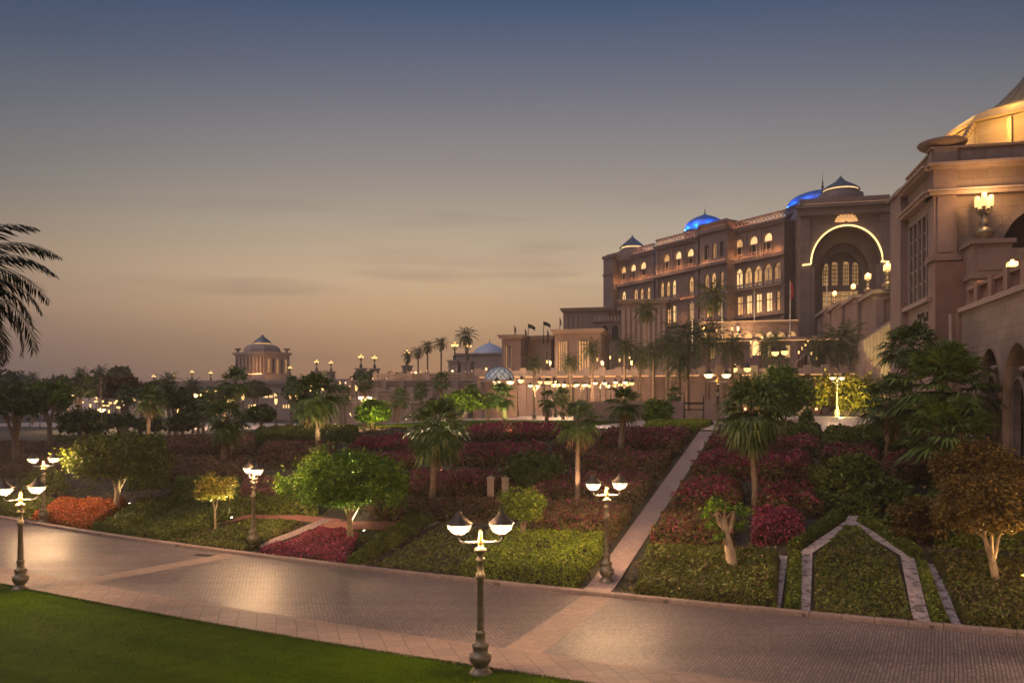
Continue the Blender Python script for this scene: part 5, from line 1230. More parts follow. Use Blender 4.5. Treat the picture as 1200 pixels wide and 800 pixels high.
def domed_pavilion(label, px, hw, d, ybody0, ybody1, ydome, pillars=8, lit=True, corner=True):
    f = Fac(px - hw, d, (.84, -.54)); aa = f.a(px + hw); zb0, zb1 = f.z(ybody1, 0), f.z(ybody0, 0); ac = aa / 2
    o = world_thing('domed_pavilion', label, 'pavilion', f.p(ac, 3, -aa / 2)); b = MB(); hl = []
    for k in range(pillars): a = aa * (k + .5) / pillars; hl.append(arch(a - aa / pillars * .3, a + aa / pillars * .3, zb0 + .3, zb1 - (zb1 - zb0) * .12, 'flat'))
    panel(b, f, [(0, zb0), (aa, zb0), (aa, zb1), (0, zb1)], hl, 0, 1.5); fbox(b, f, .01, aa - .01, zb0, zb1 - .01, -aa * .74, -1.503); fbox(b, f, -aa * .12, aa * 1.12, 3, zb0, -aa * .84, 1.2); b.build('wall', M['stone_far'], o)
    b = MB(); fbox(b, f, -.8, aa + .8, zb1, zb1 + 1.0, -aa * .74 - .5, .8); b.build('cornice', M['trim'], o)
    for i, h_ in enumerate(hl):
        b = MB(); pane(b, f, h_, -1.4); b.build('window', M['lit'] if lit and i >= pillars * .55 else M['dark_glass'], o)
    c = f.p(ac, zb1 + 1.0, -aa * .37); r = aa * .42; hh = (ybody0 - ydome) * d / F
    ring8 = lambda s, z: [(c[0] + r * s * math.cos(R(22.5 + 45 * k)), c[1] + r * s * math.sin(R(22.5 + 45 * k)), z) for k in range(8)]
    b = MB(); V = ring8(1, c[2]) + ring8(.97, c[2] + hh * .2) + ring8(.86, c[2] + hh * .36) + ring8(.62, c[2] + hh * .46); b.add(V, [(8 * i + k, 8 * i + (k + 1) % 8, 8 * i + 8 + (k + 1) % 8, 8 * i + 8 + k) for i in range(3) for k in range(8)] + [tuple(range(24, 32))]); b.build('roof', M['stone_far'], o)
    MB().lathe([(r * .44, hh * .44), (r * .44, hh * .56)], c, 16).build('drum_light', M['lit'], o)
    dome(o, (c[0], c[1], c[2] + hh * .54), r * .6, hh * .5, 'dome_slate', prof=[(r * .5, 0), (r * .44, hh * .1), (r * .3, hh * .22), (r * .13, hh * .34), (.1, hh * .5)])
    if corner:
        for a, q_ in ((.6, -1), (aa - .6, -aa * .68)): MB().lathe([(.5, 0), (.6, 1.0), (1.3, 1.6), (1.5, 2.0), (1.2, 2.1)], f.p(a, zb1 + .9, q_), 12).build('planter', M['stone_far'], o)
    return o, f, aa, zb0
o, f, aa, zb0 = domed_pavilion('far sandstone pavilion with a stepped slate dome rising over the trees', 292.5, 17, 350, 416, 440, 395)
point(o, f.p(aa + 13, zb0 + 1, 2), 230, (1, .55, .25), .5); point(o, f.p(aa * .8, zb0 + 4, 4), 60, (1, .55, .25), .5)
fs = Fac.__new__(Fac); fs.O = f.O + f.D * aa; fs.D = -f.N; fs.N = f.D; zt_ = f.z(416, 0); b = MB()
for k in range(6): a = aa * .74 * (k + .5) / 6; fbox(b, fs, a - .5, a + .5, zb0 + .01, zt_ - 1.2, .003, .5)
b.build('pilaster', M['stone_far'], o)
for k in range(5):
    b = MB(); a = aa * .74 * (k + 1) / 6; pane(b, fs, arch(a - .75, a + .75, zb0 + 1, zt_ - 2, 'flat'), .01); b.build('window', M['dark_glass'] if k % 2 else M['lit_dim'], o)
b = MB(); fbox(b, f, aa * .55, aa * 1.0, zb0 + .2, zb0 + .5, 1.3, 1.5); b.build('ledge_light', M['strip_wash'], o)
# low lit entrance block under the far pavilion
slot_block('low lit entrance block at the foot of the far pavilion', 262, 350, 250, 452, 2, 20, [(303, 325, 461, 466), (290, 300, 474, 478), (330, 342, 474, 478)], stone='stone_far', lit='lit_hot')
# dome on a plain block beyond the terraces
f = Fac(535, 300, BX); aa = f.a(592); o = world_thing('domed_hall', 'plain far hall with a pale blue dome behind the silhouetted palms', 'hall', f.p(aa / 2, 5, -9)); b = MB(); fbox(b, f, 0, aa, 5, f.z(416, 0), -22, 0); fbox(b, f, -.6, aa + .6, f.z(416, 0), f.z(414, 0), -22.5, .6); b.build('wall', M['stone_far'], o)
r = 21 * 300 / F; c = f.p(f.a(566), f.z(414, 0), -10); dome(o, c, r, 14 * 300 / F, 'dome_pale', prof=[(r, 0), (r * .9, 1.3), (r * .7, 2.6), (r * .42, 3.6), (r * .15, 4.3), (.1, 4.9)]); finial(o, (c[0], c[1], c[2] + 4.6), .7)
# lattice glass dome on the plaza
c = AT(585, 112); c.z = ZP(445, 112); r = 17 * 112 / F; o = thing('lattice_dome', 'small glass lattice dome with diamond ribs above the terrace', 'dome', (c.x, c.y, float(gz(c.x, c.y))))
z0 = c.z - float(gz(c.x, c.y)); MB().lathe([(r * 1.25, 0), (r * 1.25, z0 - .5), (r * 1.35, z0 - .4), (r * 1.35, z0 - .1), (r * 1.02, z0)], n=24).build('drum', M['stone'], o)
t = NT('frosted glass'); t.base((.35, .42, .48)); t.b.inputs['Roughness'].default_value = .25; t.b.inputs['Emission Color'].default_value = (.6, .75, .8, 1); t.b.inputs['Emission Strength'].default_value = .10; M['frost'] = t.mat
hh = r * .92; MB().lathe([(r * math.cos(R(a)), z0 + hh * math.sin(R(a))) for a in range(0, 90, 9)] + [(.02, z0 + hh)], n=24).build('glass', M['frost'], o)
b = MB()
for k in range(12):
    for s in (-1, 1):
        b.tube([((r * 1.01) * math.cos(R(a)) * math.cos(R(30 * k + s * a * .75)), (r * 1.01) * math.cos(R(a)) * math.sin(R(30 * k + s * a * .75)), z0 + hh * 1.01 * math.sin(R(a))) for a in range(0, 89, 8)], .055, 4)
b.build('lattice', M['dome_slate'], o)
# lit panel screen and bench at the top of the path
f = Fac(798, 88, BX); a1 = f.a(836); zb = float(gz(f.O.x, 88)); o = world_thing('garden_gate', 'timber gate between low lit walls at the top of the path', 'gate', f.p(a1 / 2, zb, 0)); b = MB()
zt_ = ZP(470, 88); fbox(b, f, -12, a1 * .08, zb - .5, zt_, -.4, 0); fbox(b, f, a1 * .72, a1 + 1.2, zb - .5, zt_ + .2, -.4, 0); b.build('wall', M['stone'], o)
b = MB(); fbox(b, f, a1 * .08, a1 * .12, zb - .5, zt_ + .5, -.25, -.05); fbox(b, f, a1 * .68, a1 * .72, zb - .5, zt_ + .5, -.25, -.05); fbox(b, f, a1 * .12, a1 * .68, zt_ - .35, zt_ - .1, -.2, -.1); fbox(b, f, a1 * .12, a1 * .68, zt_ - 1.0, zt_ - .85, -.2, -.1); b.build('frame', M['iron_dark'], o)
b = MB(); fbox(b, f, a1 * .12, a1 * .68, zb - .5, zt_ - 1.05, -.18, -.12); b.build('panel', M['bark_pale'], o)
# ---------------------------------------------------------------- garden beds and hedges, laid out along the paths
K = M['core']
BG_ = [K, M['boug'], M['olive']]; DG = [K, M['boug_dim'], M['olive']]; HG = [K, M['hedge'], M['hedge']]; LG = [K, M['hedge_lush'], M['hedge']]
B_ = 'bougainvillea hedges beside the long path'
def H(label, q, h, mats, leaf, group=None, cat='hedge', name='hedge', **k):
    if name == 'flowering_hedge':                       # leave a dark trench between neighbouring rows
        h *= 1.08; (ax, ay), (bx, by), (cx, cy), (dx, dy) = q; f = .74; q = [(ax, ay), (bx, by), (bx + (cx - bx) * f, by + (cy - by) * f), (ax + (dx - ax) * f, ay + (dy - ay) * f)]
    leaf *= .85
    return hedge(name, label, cat, quad4(*q), h, mats, leaf=leaf, group=group, **k)
FH = 'flowering_hedge'
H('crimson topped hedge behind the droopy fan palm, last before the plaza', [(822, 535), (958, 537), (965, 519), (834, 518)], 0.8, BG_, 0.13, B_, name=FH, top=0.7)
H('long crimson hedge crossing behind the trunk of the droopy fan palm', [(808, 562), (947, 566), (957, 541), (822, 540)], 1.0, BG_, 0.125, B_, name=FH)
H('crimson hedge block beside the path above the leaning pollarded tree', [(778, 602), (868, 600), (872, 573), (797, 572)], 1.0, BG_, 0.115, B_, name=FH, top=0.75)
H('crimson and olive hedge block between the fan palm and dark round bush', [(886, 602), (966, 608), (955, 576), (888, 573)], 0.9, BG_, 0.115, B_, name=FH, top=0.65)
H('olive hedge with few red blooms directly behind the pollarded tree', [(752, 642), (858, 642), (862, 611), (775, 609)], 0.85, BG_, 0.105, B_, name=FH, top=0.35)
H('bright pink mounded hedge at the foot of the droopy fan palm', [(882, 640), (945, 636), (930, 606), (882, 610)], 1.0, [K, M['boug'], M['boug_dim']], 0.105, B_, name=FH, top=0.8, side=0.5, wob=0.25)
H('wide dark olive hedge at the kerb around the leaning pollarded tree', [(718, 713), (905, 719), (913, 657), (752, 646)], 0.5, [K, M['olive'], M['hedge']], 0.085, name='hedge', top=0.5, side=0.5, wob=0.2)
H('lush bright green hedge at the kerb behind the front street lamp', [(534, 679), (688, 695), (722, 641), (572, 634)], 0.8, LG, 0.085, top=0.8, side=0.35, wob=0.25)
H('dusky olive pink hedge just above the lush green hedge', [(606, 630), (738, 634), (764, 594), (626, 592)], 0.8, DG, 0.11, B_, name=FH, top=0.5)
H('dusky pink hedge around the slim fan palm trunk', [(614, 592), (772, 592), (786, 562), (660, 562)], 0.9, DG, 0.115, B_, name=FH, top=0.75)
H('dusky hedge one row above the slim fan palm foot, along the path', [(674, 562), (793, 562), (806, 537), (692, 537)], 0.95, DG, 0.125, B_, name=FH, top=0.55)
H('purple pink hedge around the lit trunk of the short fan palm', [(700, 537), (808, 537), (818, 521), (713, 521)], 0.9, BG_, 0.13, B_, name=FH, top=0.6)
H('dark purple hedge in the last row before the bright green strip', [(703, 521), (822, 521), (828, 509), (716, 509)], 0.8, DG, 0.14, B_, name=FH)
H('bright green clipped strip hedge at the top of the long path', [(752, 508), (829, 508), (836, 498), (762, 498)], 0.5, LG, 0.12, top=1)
C_ = 'bougainvillea hedges in the middle of the garden'
H('purple pink hedge at the edge of the small lawn below the lattice dome', [(540, 517), (662, 517), (662, 503), (560, 503)], 0.8, BG_, 0.14, C_, name=FH)
H('purple pink hedge behind the two stone bollards', [(530, 547), (642, 547), (642, 528), (545, 528)], 0.9, BG_, 0.13, C_, name=FH, top=0.7)
H('dusky red hedge at the trunk of the shaggy grey fan palm', [(475, 582), (606, 582), (608, 560), (480, 558)], 0.8, DG, 0.12, C_, name=FH, top=0.8)
H('olive hedge with dull blooms below the shaggy grey fan palm', [(500, 612), (600, 614), (612, 592), (505, 590)], 0.7, DG, 0.11, C_, name=FH, top=0.4)
H('bright magenta hedge sloping under the round topiary tree', [(402, 537), (482, 531), (478, 514), (425, 519)], 0.8, BG_, 0.13, C_, name=FH)
H('dull magenta hedge below the sloping magenta one', [(392, 557), (490, 550), (487, 536), (402, 540)], 0.8, DG, 0.125, C_, name=FH)
H('red brown hedge around the lit trunk of the tall shaggy fan palm', [(300, 548), (392, 548), (396, 523), (312, 522)], 0.8, DG, 0.125, C_, name=FH, top=0.5)
H('dusky pink hedge behind the lamp by the magenta flower bed', [(278, 594), (346, 594), (348, 566), (286, 562)], 0.8, DG, 0.115, C_, name=FH, top=0.7)
H('dusky brown hedge under the small palm with brown lower fronds', [(186, 566), (286, 566), (290, 540), (194, 538)], 0.8, DG, 0.12, C_, name=FH, top=0.4)
H('dark hedge behind the slim yellow tree', [(196, 598), (284, 596), (284, 572), (204, 570)], 0.8, HG, 0.12)
H('dark hedge in the shade of the domed dark tree', [(150, 575), (200, 572), (196, 550), (150, 552)], 0.9, HG, 0.12)
H('purple brown hedge behind the lamp at the orange flowers', [(0, 560), (70, 562), (80, 535), (0, 532)], 0.8, DG, 0.125, C_, name=FH, top=0.4)
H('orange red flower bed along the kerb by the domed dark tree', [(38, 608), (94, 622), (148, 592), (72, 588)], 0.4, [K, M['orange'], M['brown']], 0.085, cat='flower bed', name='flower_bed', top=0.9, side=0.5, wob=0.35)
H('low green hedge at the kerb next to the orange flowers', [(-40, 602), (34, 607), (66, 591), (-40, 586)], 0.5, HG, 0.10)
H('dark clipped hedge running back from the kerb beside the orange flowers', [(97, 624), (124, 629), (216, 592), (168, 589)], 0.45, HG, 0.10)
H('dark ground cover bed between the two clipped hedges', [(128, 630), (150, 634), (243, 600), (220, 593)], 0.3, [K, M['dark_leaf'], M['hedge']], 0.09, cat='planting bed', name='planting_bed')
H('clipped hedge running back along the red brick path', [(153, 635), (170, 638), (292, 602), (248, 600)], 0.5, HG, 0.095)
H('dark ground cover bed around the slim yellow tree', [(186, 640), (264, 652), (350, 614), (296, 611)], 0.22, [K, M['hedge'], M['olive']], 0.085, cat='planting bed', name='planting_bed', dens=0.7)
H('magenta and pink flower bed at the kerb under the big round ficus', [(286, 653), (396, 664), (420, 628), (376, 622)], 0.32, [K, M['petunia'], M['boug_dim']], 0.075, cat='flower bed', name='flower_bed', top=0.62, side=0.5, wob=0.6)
H('clipped hedge running back from the kerb beside the magenta flowers', [(399, 664), (414, 665), (517, 608), (472, 613)], 0.5, HG, 0.085)
H('sparse planting bed between the thin path and the lush hedge', [(432, 667), (535, 680), (580, 632), (528, 610)], 0.2, [K, M['hedge'], M['olive']], 0.08, cat='planting bed', name='planting_bed', dens=0.45, wob=0.5)
H('narrow green hedge between the two pale gravel strips', [(916, 720), (934, 722), (939, 652), (924, 650)], 0.28, LG, 0.075, top=0.2, side=0.2)
H('planted bed inside the pointed gravel border', [(954, 721), (1070, 732), (1050, 656), (955, 653)], 0.16, [K, M['hedge'], M['olive']], 0.075, cat='planting bed', name='planting_bed', dens=0.55, wob=0.5, core=False)
H('planted wedge in the tip of the pointed gravel border', [(956, 652), (1048, 655), (1006, 620), (990, 620)], 0.16, [K, M['hedge'], M['olive']], 0.08, cat='planting bed', name='planting_bed', dens=0.55, core=False)
H('short clipped hedge following the sloping edge of the gravel tip, olive shrub side', [(922, 646), (938, 644), (990, 608), (976, 604)], 0.4, HG, 0.085)
H('short clipped hedge following the gravel tip on the russet tree side', [(1006, 611), (1016, 606), (1082, 652), (1068, 655)], 0.4, HG, 0.085)
H('narrow hedge between the pointed border and the russet tree bed', [(1094, 735), (1114, 738), (1086, 664), (1074, 660)], 0.28, LG, 0.075, top=0.2, side=0.2)
H('dark hedge bed at the kerb under the russet tree', [(1134, 740), (1262, 752), (1240, 668), (1090, 652)], 0.4, [K, M['hedge'], M['olive']], 0.08, top=0.5, side=0.5, wob=0.25)
H('dark crimson hedge under the low fan palm by the arches', [(1030, 566), (1092, 570), (1088, 540), (1036, 538)], 0.9, BG_, 0.115, name=FH, top=0.6)
H('dark crimson hedge between the round bush and the drive', [(960, 545), (1030, 546), (1030, 528), (965, 526)], 0.7, BG_, 0.125, name=FH, top=0.6)
H('pink flowering slope beside the stair lanterns', [(944, 478), (962, 486), (958, 478), (942, 474)], 1.2, [K, M['petunia'], M['boug']], 0.2, name=FH, top=0.9, side=0.7)

X_ = 'rough planting on the upper slope'
for lab, q, m, tp in [
    ('dusky brown planting strip behind the purple brown hedge near the drooping palm', [(-60, 540), (120, 538), (130, 522), (-60, 524)], DG, .35),
    ('dark green planting strip below the forecourt, beneath the low rounded tree', [(60, 528), (190, 530), (190, 517), (60, 517)], HG, .3),
    ('dusky planting strip below the forecourt around the pale bare trunk', [(130, 548), (188, 546), (188, 528), (130, 530)], DG, .4),
    ('brown planting strip below the forecourt behind the brown frond palm', [(196, 536), (300, 536), (300, 520), (196, 520)], DG, .4),
    ('dark hedge strip ahead of the small lawn under the far lamp', [(300, 521), (420, 518), (420, 508), (300, 510)], HG, .3),
    ('dusky pink planting between the ficus crown and the lit trunk', [(346, 585), (400, 590), (400, 562), (350, 560)], DG, .6),
    ('dusky planting in the shade between ficus and shaggy grey palm', [(404, 590), (476, 592), (474, 562), (400, 562)], DG, .5),
    ('dark planting strip just behind the slim yellow tree bed', [(285, 604), (372, 604), (372, 594), (285, 594)], HG, .3),
    ('olive planting strip beyond the end of the red brick path', [(440, 612), (500, 608), (500, 596), (430, 598)], DG, .4),
    ('dark green planting in front of the dark round bush', [(958, 604), (1030, 606), (1034, 592), (950, 590)], HG, .3),
    ('dark planting under the clump of fan palms', [(1036, 625), (1110, 628), (1110, 600), (1040, 598)], HG, .3),
    ('dark planting below the arches behind the russet trees', [(1096, 640), (1230, 650), (1210, 590), (1094, 580)], HG, .3),
    ('dusky planting between the dark green bush and the purple pink hedge', [(640, 550), (696, 550), (704, 518), (655, 518)], DG, .5),
    ('dark green planting on the bank below the drive', [(962, 530), (1086, 532), (1078, 510), (966, 511)], HG, .3),
    ('dark green planting on the bank around the conical shrub', [(906, 520), (962, 521), (962, 507), (908, 507)], HG, .3),
    ('dark planting on the bank between shaggy palms and small lawn', [(478, 533), (532, 533), (536, 512), (480, 512)], HG, .3),
    ('low dark planting at the foot of the fan palm clump', [(1090, 600), (1180, 604), (1170, 560), (1090, 560)], HG, .3)]:
    H(lab, q, .8, m, .13, X_, cat='planting', name='planting_bed', top=tp, wob=.35)
rng = np.random.default_rng(77); n = 42000                # low weeds and leaf litter over the whole slope
tt, ss = rng.uniform(-95, 24, n), rng.uniform(28.3, 66, n); x_, y_ = xy(tt, ss)
keep = np.ones(n, bool)
for pts, w in PATHS:
    for (ax, ay), (bx, by) in zip(pts[:-1], pts[1:]):
        dx, dy = bx - ax, by - ay; u = np.clip(((x_ - ax) * dx + (y_ - ay) * dy) / (dx * dx + dy * dy), 0, 1); keep &= np.hypot(x_ - ax - u * dx, y_ - ay - u * dy) > w / 2 + .14
x_, y_ = x_[keep], y_[keep]; n = len(x_)
gq = QB(); gq.add(leafq(np.column_stack([x_, y_, gz(x_, y_) + rng.uniform(0, .1, n)]), .13, rng, .8), 0); setp(gq.build('ground_cover', M['olive']), kind='stuff')

# ---------------------------------------------------------------- trees and shrubs, nearest first
make_tree('ficus_tree', 'big round bright green ficus over the magenta flower bed', 'tree', G(410, 634), 1.9, (3.5, 3.0, 1.85), 'ficus', 0.092, 210, 125, 3, 0.25, 'bark_pale', 0.22, cz=2.85, tr=0.16)
make_tree('broad_tree', 'broad domed dark tree with a pale forked trunk behind the orange flowers', 'tree', G(136, 598), 2.2, (3.5, 2.9, 1.9), 'hedge', 0.11, 190, 110, 5, 0.25, 'bark_pale', 0.28, cz=3.3, tr=0.17, lean=(0.2, 0))
make_tree('young_tree', 'slim young tree with a small yellow green crown beside a street lamp', 'tree', G(252, 619), 1.6, (1.15, 1.1, 0.85), 'yellow', 0.085, 60, 85, 7, 0.3, 'bark_pale', 0.36, cz=2.2, tr=0.06, forks=3)
make_tree('young_tree', 'feathery light green young tree standing in the lush hedge', 'tree', G(612, 648), 1.5, (1.15, 1.0, 0.9), 'lime', 0.08, 70, 80, 9, 0.3, 'bark_pale', 0.36, cz=2.1, tr=0.05, forks=4)
make_tree('russet_tree', 'russet lit tree with pale forked trunk in the kerbside hedge bed', 'tree', G(1168, 688), 1.5, (1.85, 1.8, 1.35), 'brown', 0.07, 150, 120, 11, 0.25, 'bark_pale', 0.3, cz=2.75, tr=0.13, lean=(-0.25, 0.1))
make_tree('russet_tree', 'taller russet tree behind the pale trunked one, below the arches', 'tree', G(1148, 640), 1.5, (2.0, 1.8, 1.25), 'brown', 0.085, 140, 110, 13, 0.3, 'bark', 0.3, cz=3.1)
shrub('russet shrub beside the tip of the gravel border', G(1078, 634), (1.35, 1.2, 1.0), 'brown', 0.1, 60, 80, 15)
shrub('dark round bush between the crimson hedges and the gravel tip', G(996, 588), (1.9, 1.7, 1.25), 'hedge', 0.125, 80, 80, 17)
shrub('dark olive shrub below the crimson hedge near the arches', G(1040, 600), (1.5, 1.3, 0.9), 'dark_leaf', 0.12, 50, 70, 19)
shrub('broad dark green bush in front of the slim fan palm', G(628, 578), (1.9, 1.6, 1.35), 'dark_leaf', 0.14, 80, 80, 21)
shrub('big clipped round bush on the bright green strip at the path end', G(770, 497), (1.55, 1.5, 1.35), 'ficus', 0.15, 80, 70, 23)
shrub('small round shrub behind the lamp by the orange flowers', G(52, 585), (1.7, 1.5, 1.2), 'hedge', 0.14, 50, 70, 25)
# leaning stump: thick pale trunk with a cut top and fresh shoots
sg = G(858, 674); o = thing('pollarded_tree', 'leaning pollarded tree with a thick pale trunk and tufts of new leaves', 'tree', sg)
b = MB(); b.tube([(0.05, 0, -0.1), (0.02, 0, 0.25), (-0.05, 0, 0.7), (-0.14, 0, 1.25), (-0.28, 0, 1.8), (-0.36, 0, 2.3)], [0.34, 0.27, 0.225, 0.18, 0.155, 0.13], 12); b.tube([(-0.24, 0, 1.6), (-0.02, 0, 2.0), (0.08, 0.05, 2.55)], [0.12, 0.1, 0.085], 8); b.tube([(-0.3, 0, 1.85), (-0.58, -0.05, 2.15), (-0.66, -0.05, 2.5)], [0.1, 0.08, 0.07], 8)
for e in ((-0.95, -.1, 2.5), (-0.75, .2, 2.85), (0.35, .1, 2.8), (-0.3, -.25, 2.95)): b.tube([(-0.34, 0, 2.2), ((e[0] - .34) / 2, e[1] / 2, (e[2] + 2.25) / 2), e], [0.045, 0.03, 0.01], 5)
b.build('trunk', M['bark_pale'], o)
rng = np.random.default_rng(5); q = QB()
for cx_, cz_, r_ in ((-0.9, 2.5, 0.42), (-0.65, 2.85, 0.36), (-0.3, 2.75, 0.3), (0.3, 2.6, 0.38), (-0.8, 2.0, 0.3), (0.28, 2.0, 0.3), (-.55, 1.6, .25)): q.add(crown_quads(rng, (cx_, 0, cz_), (r_, r_, r_ * .8), 7, 22, 0.085, 0.5, 0.5))
q.build('crown', M['ficus'], o)

def tree_at(label, px, py_top, d, hw, mat, seed, leaf=None, name='garden_tree', ratio=0.62, flat=0.3, bark='bark', nc=60, per=55, base=None):
    """a tree of given top row and half width (reference px) standing at distance d"""
    g = AT(px, d); 
    if base is not None: g.z = base
    Ht = ZP(py_top, d) - g.z; rx = hw * d / F; rz = min(rx * ratio, Ht * 0.42)
    return make_tree(name, label, 'tree', g, max(0.8, Ht - 2 * rz), (rx, rx * 0.9, rz), mat, leaf or max(0.14, d * 0.0032), nc, per, seed, flat, bark, 0.32, cz=Ht - rz, tr=0.05 * Ht * 0.6 + 0.05)
tree_at('round clipped topiary tree glowing green on the small lawn', 436, 470, 80, 23, 'ficus', 31, nc=80, per=60)
tree_at('light green spreading tree lit from below, beyond the shaggy grey palm', 540, 455, 84, 26, 'lime', 33)
tree_at('small lit green tree beside the leaning palm below the lattice dome', 572, 462, 88, 14, 'lime', 34)
tree_at('small dark tree at the plaza behind the tall shaggy fan palm', 306, 475, 100, 17, 'dark_leaf', 35)
shrub('large yellow lit shrub beside the drive below the stair lanterns', AT(992, 101), (5.0, 3.0, 2.7), 'yellow', 0.26, 90, 70, 36)
shrub('dark green shrub mass behind the crown of the droopy fan palm', AT(918, 84), (3.0, 2.6, 3.2), 'ficus', 0.24, 90, 70, 37)
shrub('small conical green shrub at the edge of the drive', AT(945, 66), (0.5, 0.5, 1.0), 'hedge', 0.14, 24, 50, 38)
T_ = 'trees beyond the forecourt'
for lab, px, yt, d, hw, mat, sd_ in [
    ('dark tree mass tucked behind the drooping palm fronds', 18, 448, 78, 38, 'dark_leaf', 41),
    ('leafy green tree rising past the tips of the drooping fronds', 58, 446, 95, 30, 'ficus', 42),
    ('low rounded grey green tree ahead of the forecourt lamps', 100, 478, 88, 30, 'dark_leaf', 43),
    ('wide dark tree under the two silhouetted palm tops', 92, 440, 150, 24, 'dark_leaf', 44),
    ('brownish tree with two small lamps glowing in its crown', 145, 441, 125, 26, 'brown', 45),
    ('dark olive tree between the brownish tree and pedestal lamps', 182, 448, 120, 24, 'dark_leaf', 46),
    ('small dark tree standing at the pale forecourt edge', 140, 484, 104, 16, 'dark_leaf', 47),
    ('spreading dark tree just past the tall bare palm trunk', 206, 452, 110, 24, 'hedge', 48),
    ('low dark tree in front of the forecourt by the pale pavement', 214, 486, 100, 18, 'dark_leaf', 49),
    ('dark tree below the far domed pavilion', 262, 452, 140, 20, 'hedge', 50),
    ('dark round tree at the foot of the far pavilion wall', 300, 448, 180, 16, 'dark_leaf', 51),
    ('bushy tree in front of the stepped terraces', 392, 452, 150, 22, 'hedge', 52),
    ('dark bushy tree under the pair of pedestal lamps', 430, 434, 210, 22, 'dark_leaf', 53),
    ('smaller dark tree beside the terrace steps', 462, 436, 190, 16, 'dark_leaf', 54),
    ('dark tree at the far edge, lowest along the skyline', 62, 440, 230, 26, 'dark_leaf', 55),
    ('dark far tree between skyline palms and first pedestal lamp', 122, 437, 235, 28, 'dark_leaf', 56),
    ('far tree under the lowest pair of pedestal lamps', 188, 444, 190, 20, 'dark_leaf', 57),
    ('tall thin dark tree poking above the skyline trees', 143, 430, 200, 12, 'dark_leaf', 58),
    ('dark hedge like tree row end near the gleaming pavement', 176, 488, 112, 18, 'dark_leaf', 59),
    ('dusky tree between the bare trunk palm and brown frond palm', 232, 470, 108, 20, 'hedge', 60),
    ('dark skyline tree hiding behind the drooping palm', 8, 436, 190, 30, 'dark_leaf', 61),
    ('dim tree at the viaduct foot just short of the far pavilion', 240, 452, 200, 22, 'dark_leaf', 62),
    ('dim tree in front of the viaduct near the terraces', 352, 448, 190, 22, 'dark_leaf', 63)]:
    tree_at(lab, px, yt, d, hw, mat, sd_, nc=46, per=48)['group'] = T_

# ---------------------------------------------------------------- palms
def fan(label, px, pyb, pyc, hwpx, seed, **k):
    g = G(px, pyb); d = g.y; zc = ZP(pyc, d); return make_fan_palm('fan_palm', label, g, zc - g.z, hwpx * d / F, seed, **k)
fan('tall shaggy fan palm with a dry skirt and a brightly lit trunk', 373, 544, 462, 40, 71, n=46, dead=18, tr=0.2, lo=-60)
fan('big shaggy grey fan palm with frayed drooping skirt amid the pink hedges', 507, 588, 497, 46, 72, n=50, dead=22, lo=-74)
fan('slim fan palm with a thin trunk rising from the dusky pink hedge', 677, 592, 492, 36, 73, n=26, dead=5, tr=0.14, lo=-45)
fan('short fan palm with a thick lit lower trunk near the plaza', 727, 540, 472, 30, 74, n=26, dead=4, tr=0.2, lo=-45)
fan('big droopy fan palm with long hanging blue green fronds by the path', 885, 592, 478, 52, 75, n=60, dead=0, tr=0.16, lo=-82)
fan('palm with brown lower fronds behind the slim yellow tree', 261, 552, 490, 36, 76, n=34, dead=16, tr=0.2, lo=-60)
fan('tall palm with a pale bare trunk at the forecourt', 172, 545, 468, 26, 77, n=26, dead=4, tr=0.18, lo=-40)
fan('bushy palm top just below the far pavilion', 276, 515, 448, 26, 78, n=28, dead=2, lo=-50)
fan('leaning palm pair with dark trunk in front of the lattice dome', 595, 512, 463, 24, 79, n=24, dead=4, tr=0.2, lean=(-0.6, 0), lo=-45)
fan('small palm lit bright green from below at the lawn edge', 640, 508, 468, 17, 80, n=22, dead=3, lo=-50)
def fan_at(label, px, d, pyc, hwpx, seed, **k):
    g = AT(px, d); zc = ZP(pyc, d); return make_fan_palm('fan_palm', label, g, zc - g.z, hwpx * d / F, seed, **k)
fan_at('topmost fan palm of the clump against the granite pier', 1066, 54, 408, 44, 81, n=34, dead=0, lo=-30, leafmat='palm', wmul=.8, blades=24)
fan_at('wide fan palm in the middle of the clump by the pointed arches', 1098, 46, 458, 78, 82, n=38, dead=4, lo=-38, leafmat='palm_bright', wmul=.8, droop=.7, blades=26)
fan_at('lowest fan palm of the clump spreading over the crimson hedge', 1112, 42, 512, 70, 83, n=32, dead=5, lo=-25, leafmat='palm_bright', wmul=.8, droop=.7, blades=26)
fan_at('fan palm leaning out beside the wide palm, over the round bush', 1040, 50, 472, 46, 84, n=28, dead=4, lo=-40, leafmat='palm', wmul=.8, blades=24)
for lab, px, d, yc, hw, sd_ in [('small fan palm at the forecourt edge beside the brown frond palm', 238, 104, 470, 16, 181), ('fan palm standing free before the stepped terraces', 405, 118, 462, 15, 182), ('fan palm at the terrace corner behind the round topiary tree', 466, 104, 466, 17, 183),
    ('fan palm between lattice dome and light green tree', 556, 108, 458, 14, 184), ('fan palm on the plaza behind the slim fan palm', 660, 98, 464, 16, 185), ('fan palm on the plaza near the timber gate', 790, 96, 462, 14, 186), ('taller fan palm before the lowest stepped terrace wall', 428, 124, 448, 15, 281), ('fan palm before the stepped terraces nearest the lattice dome', 516, 122, 446, 15, 282), ('fan palm crowding the stepped terraces beside the light green tree', 492, 118, 456, 14, 283), ('fan palm standing before the viaduct by the tall shaggy palm', 342, 128, 452, 16, 284), ('dark fan palm among the forecourt trees under the low lamps', 150, 118, 462, 17, 187), ('dark fan palm at the forecourt near the drooping palm', 70, 110, 468, 19, 188)]:
    fan_at(lab, px, d, yc, hw, sd_, n=28, dead=3, lo=-50, wmul=1.2)
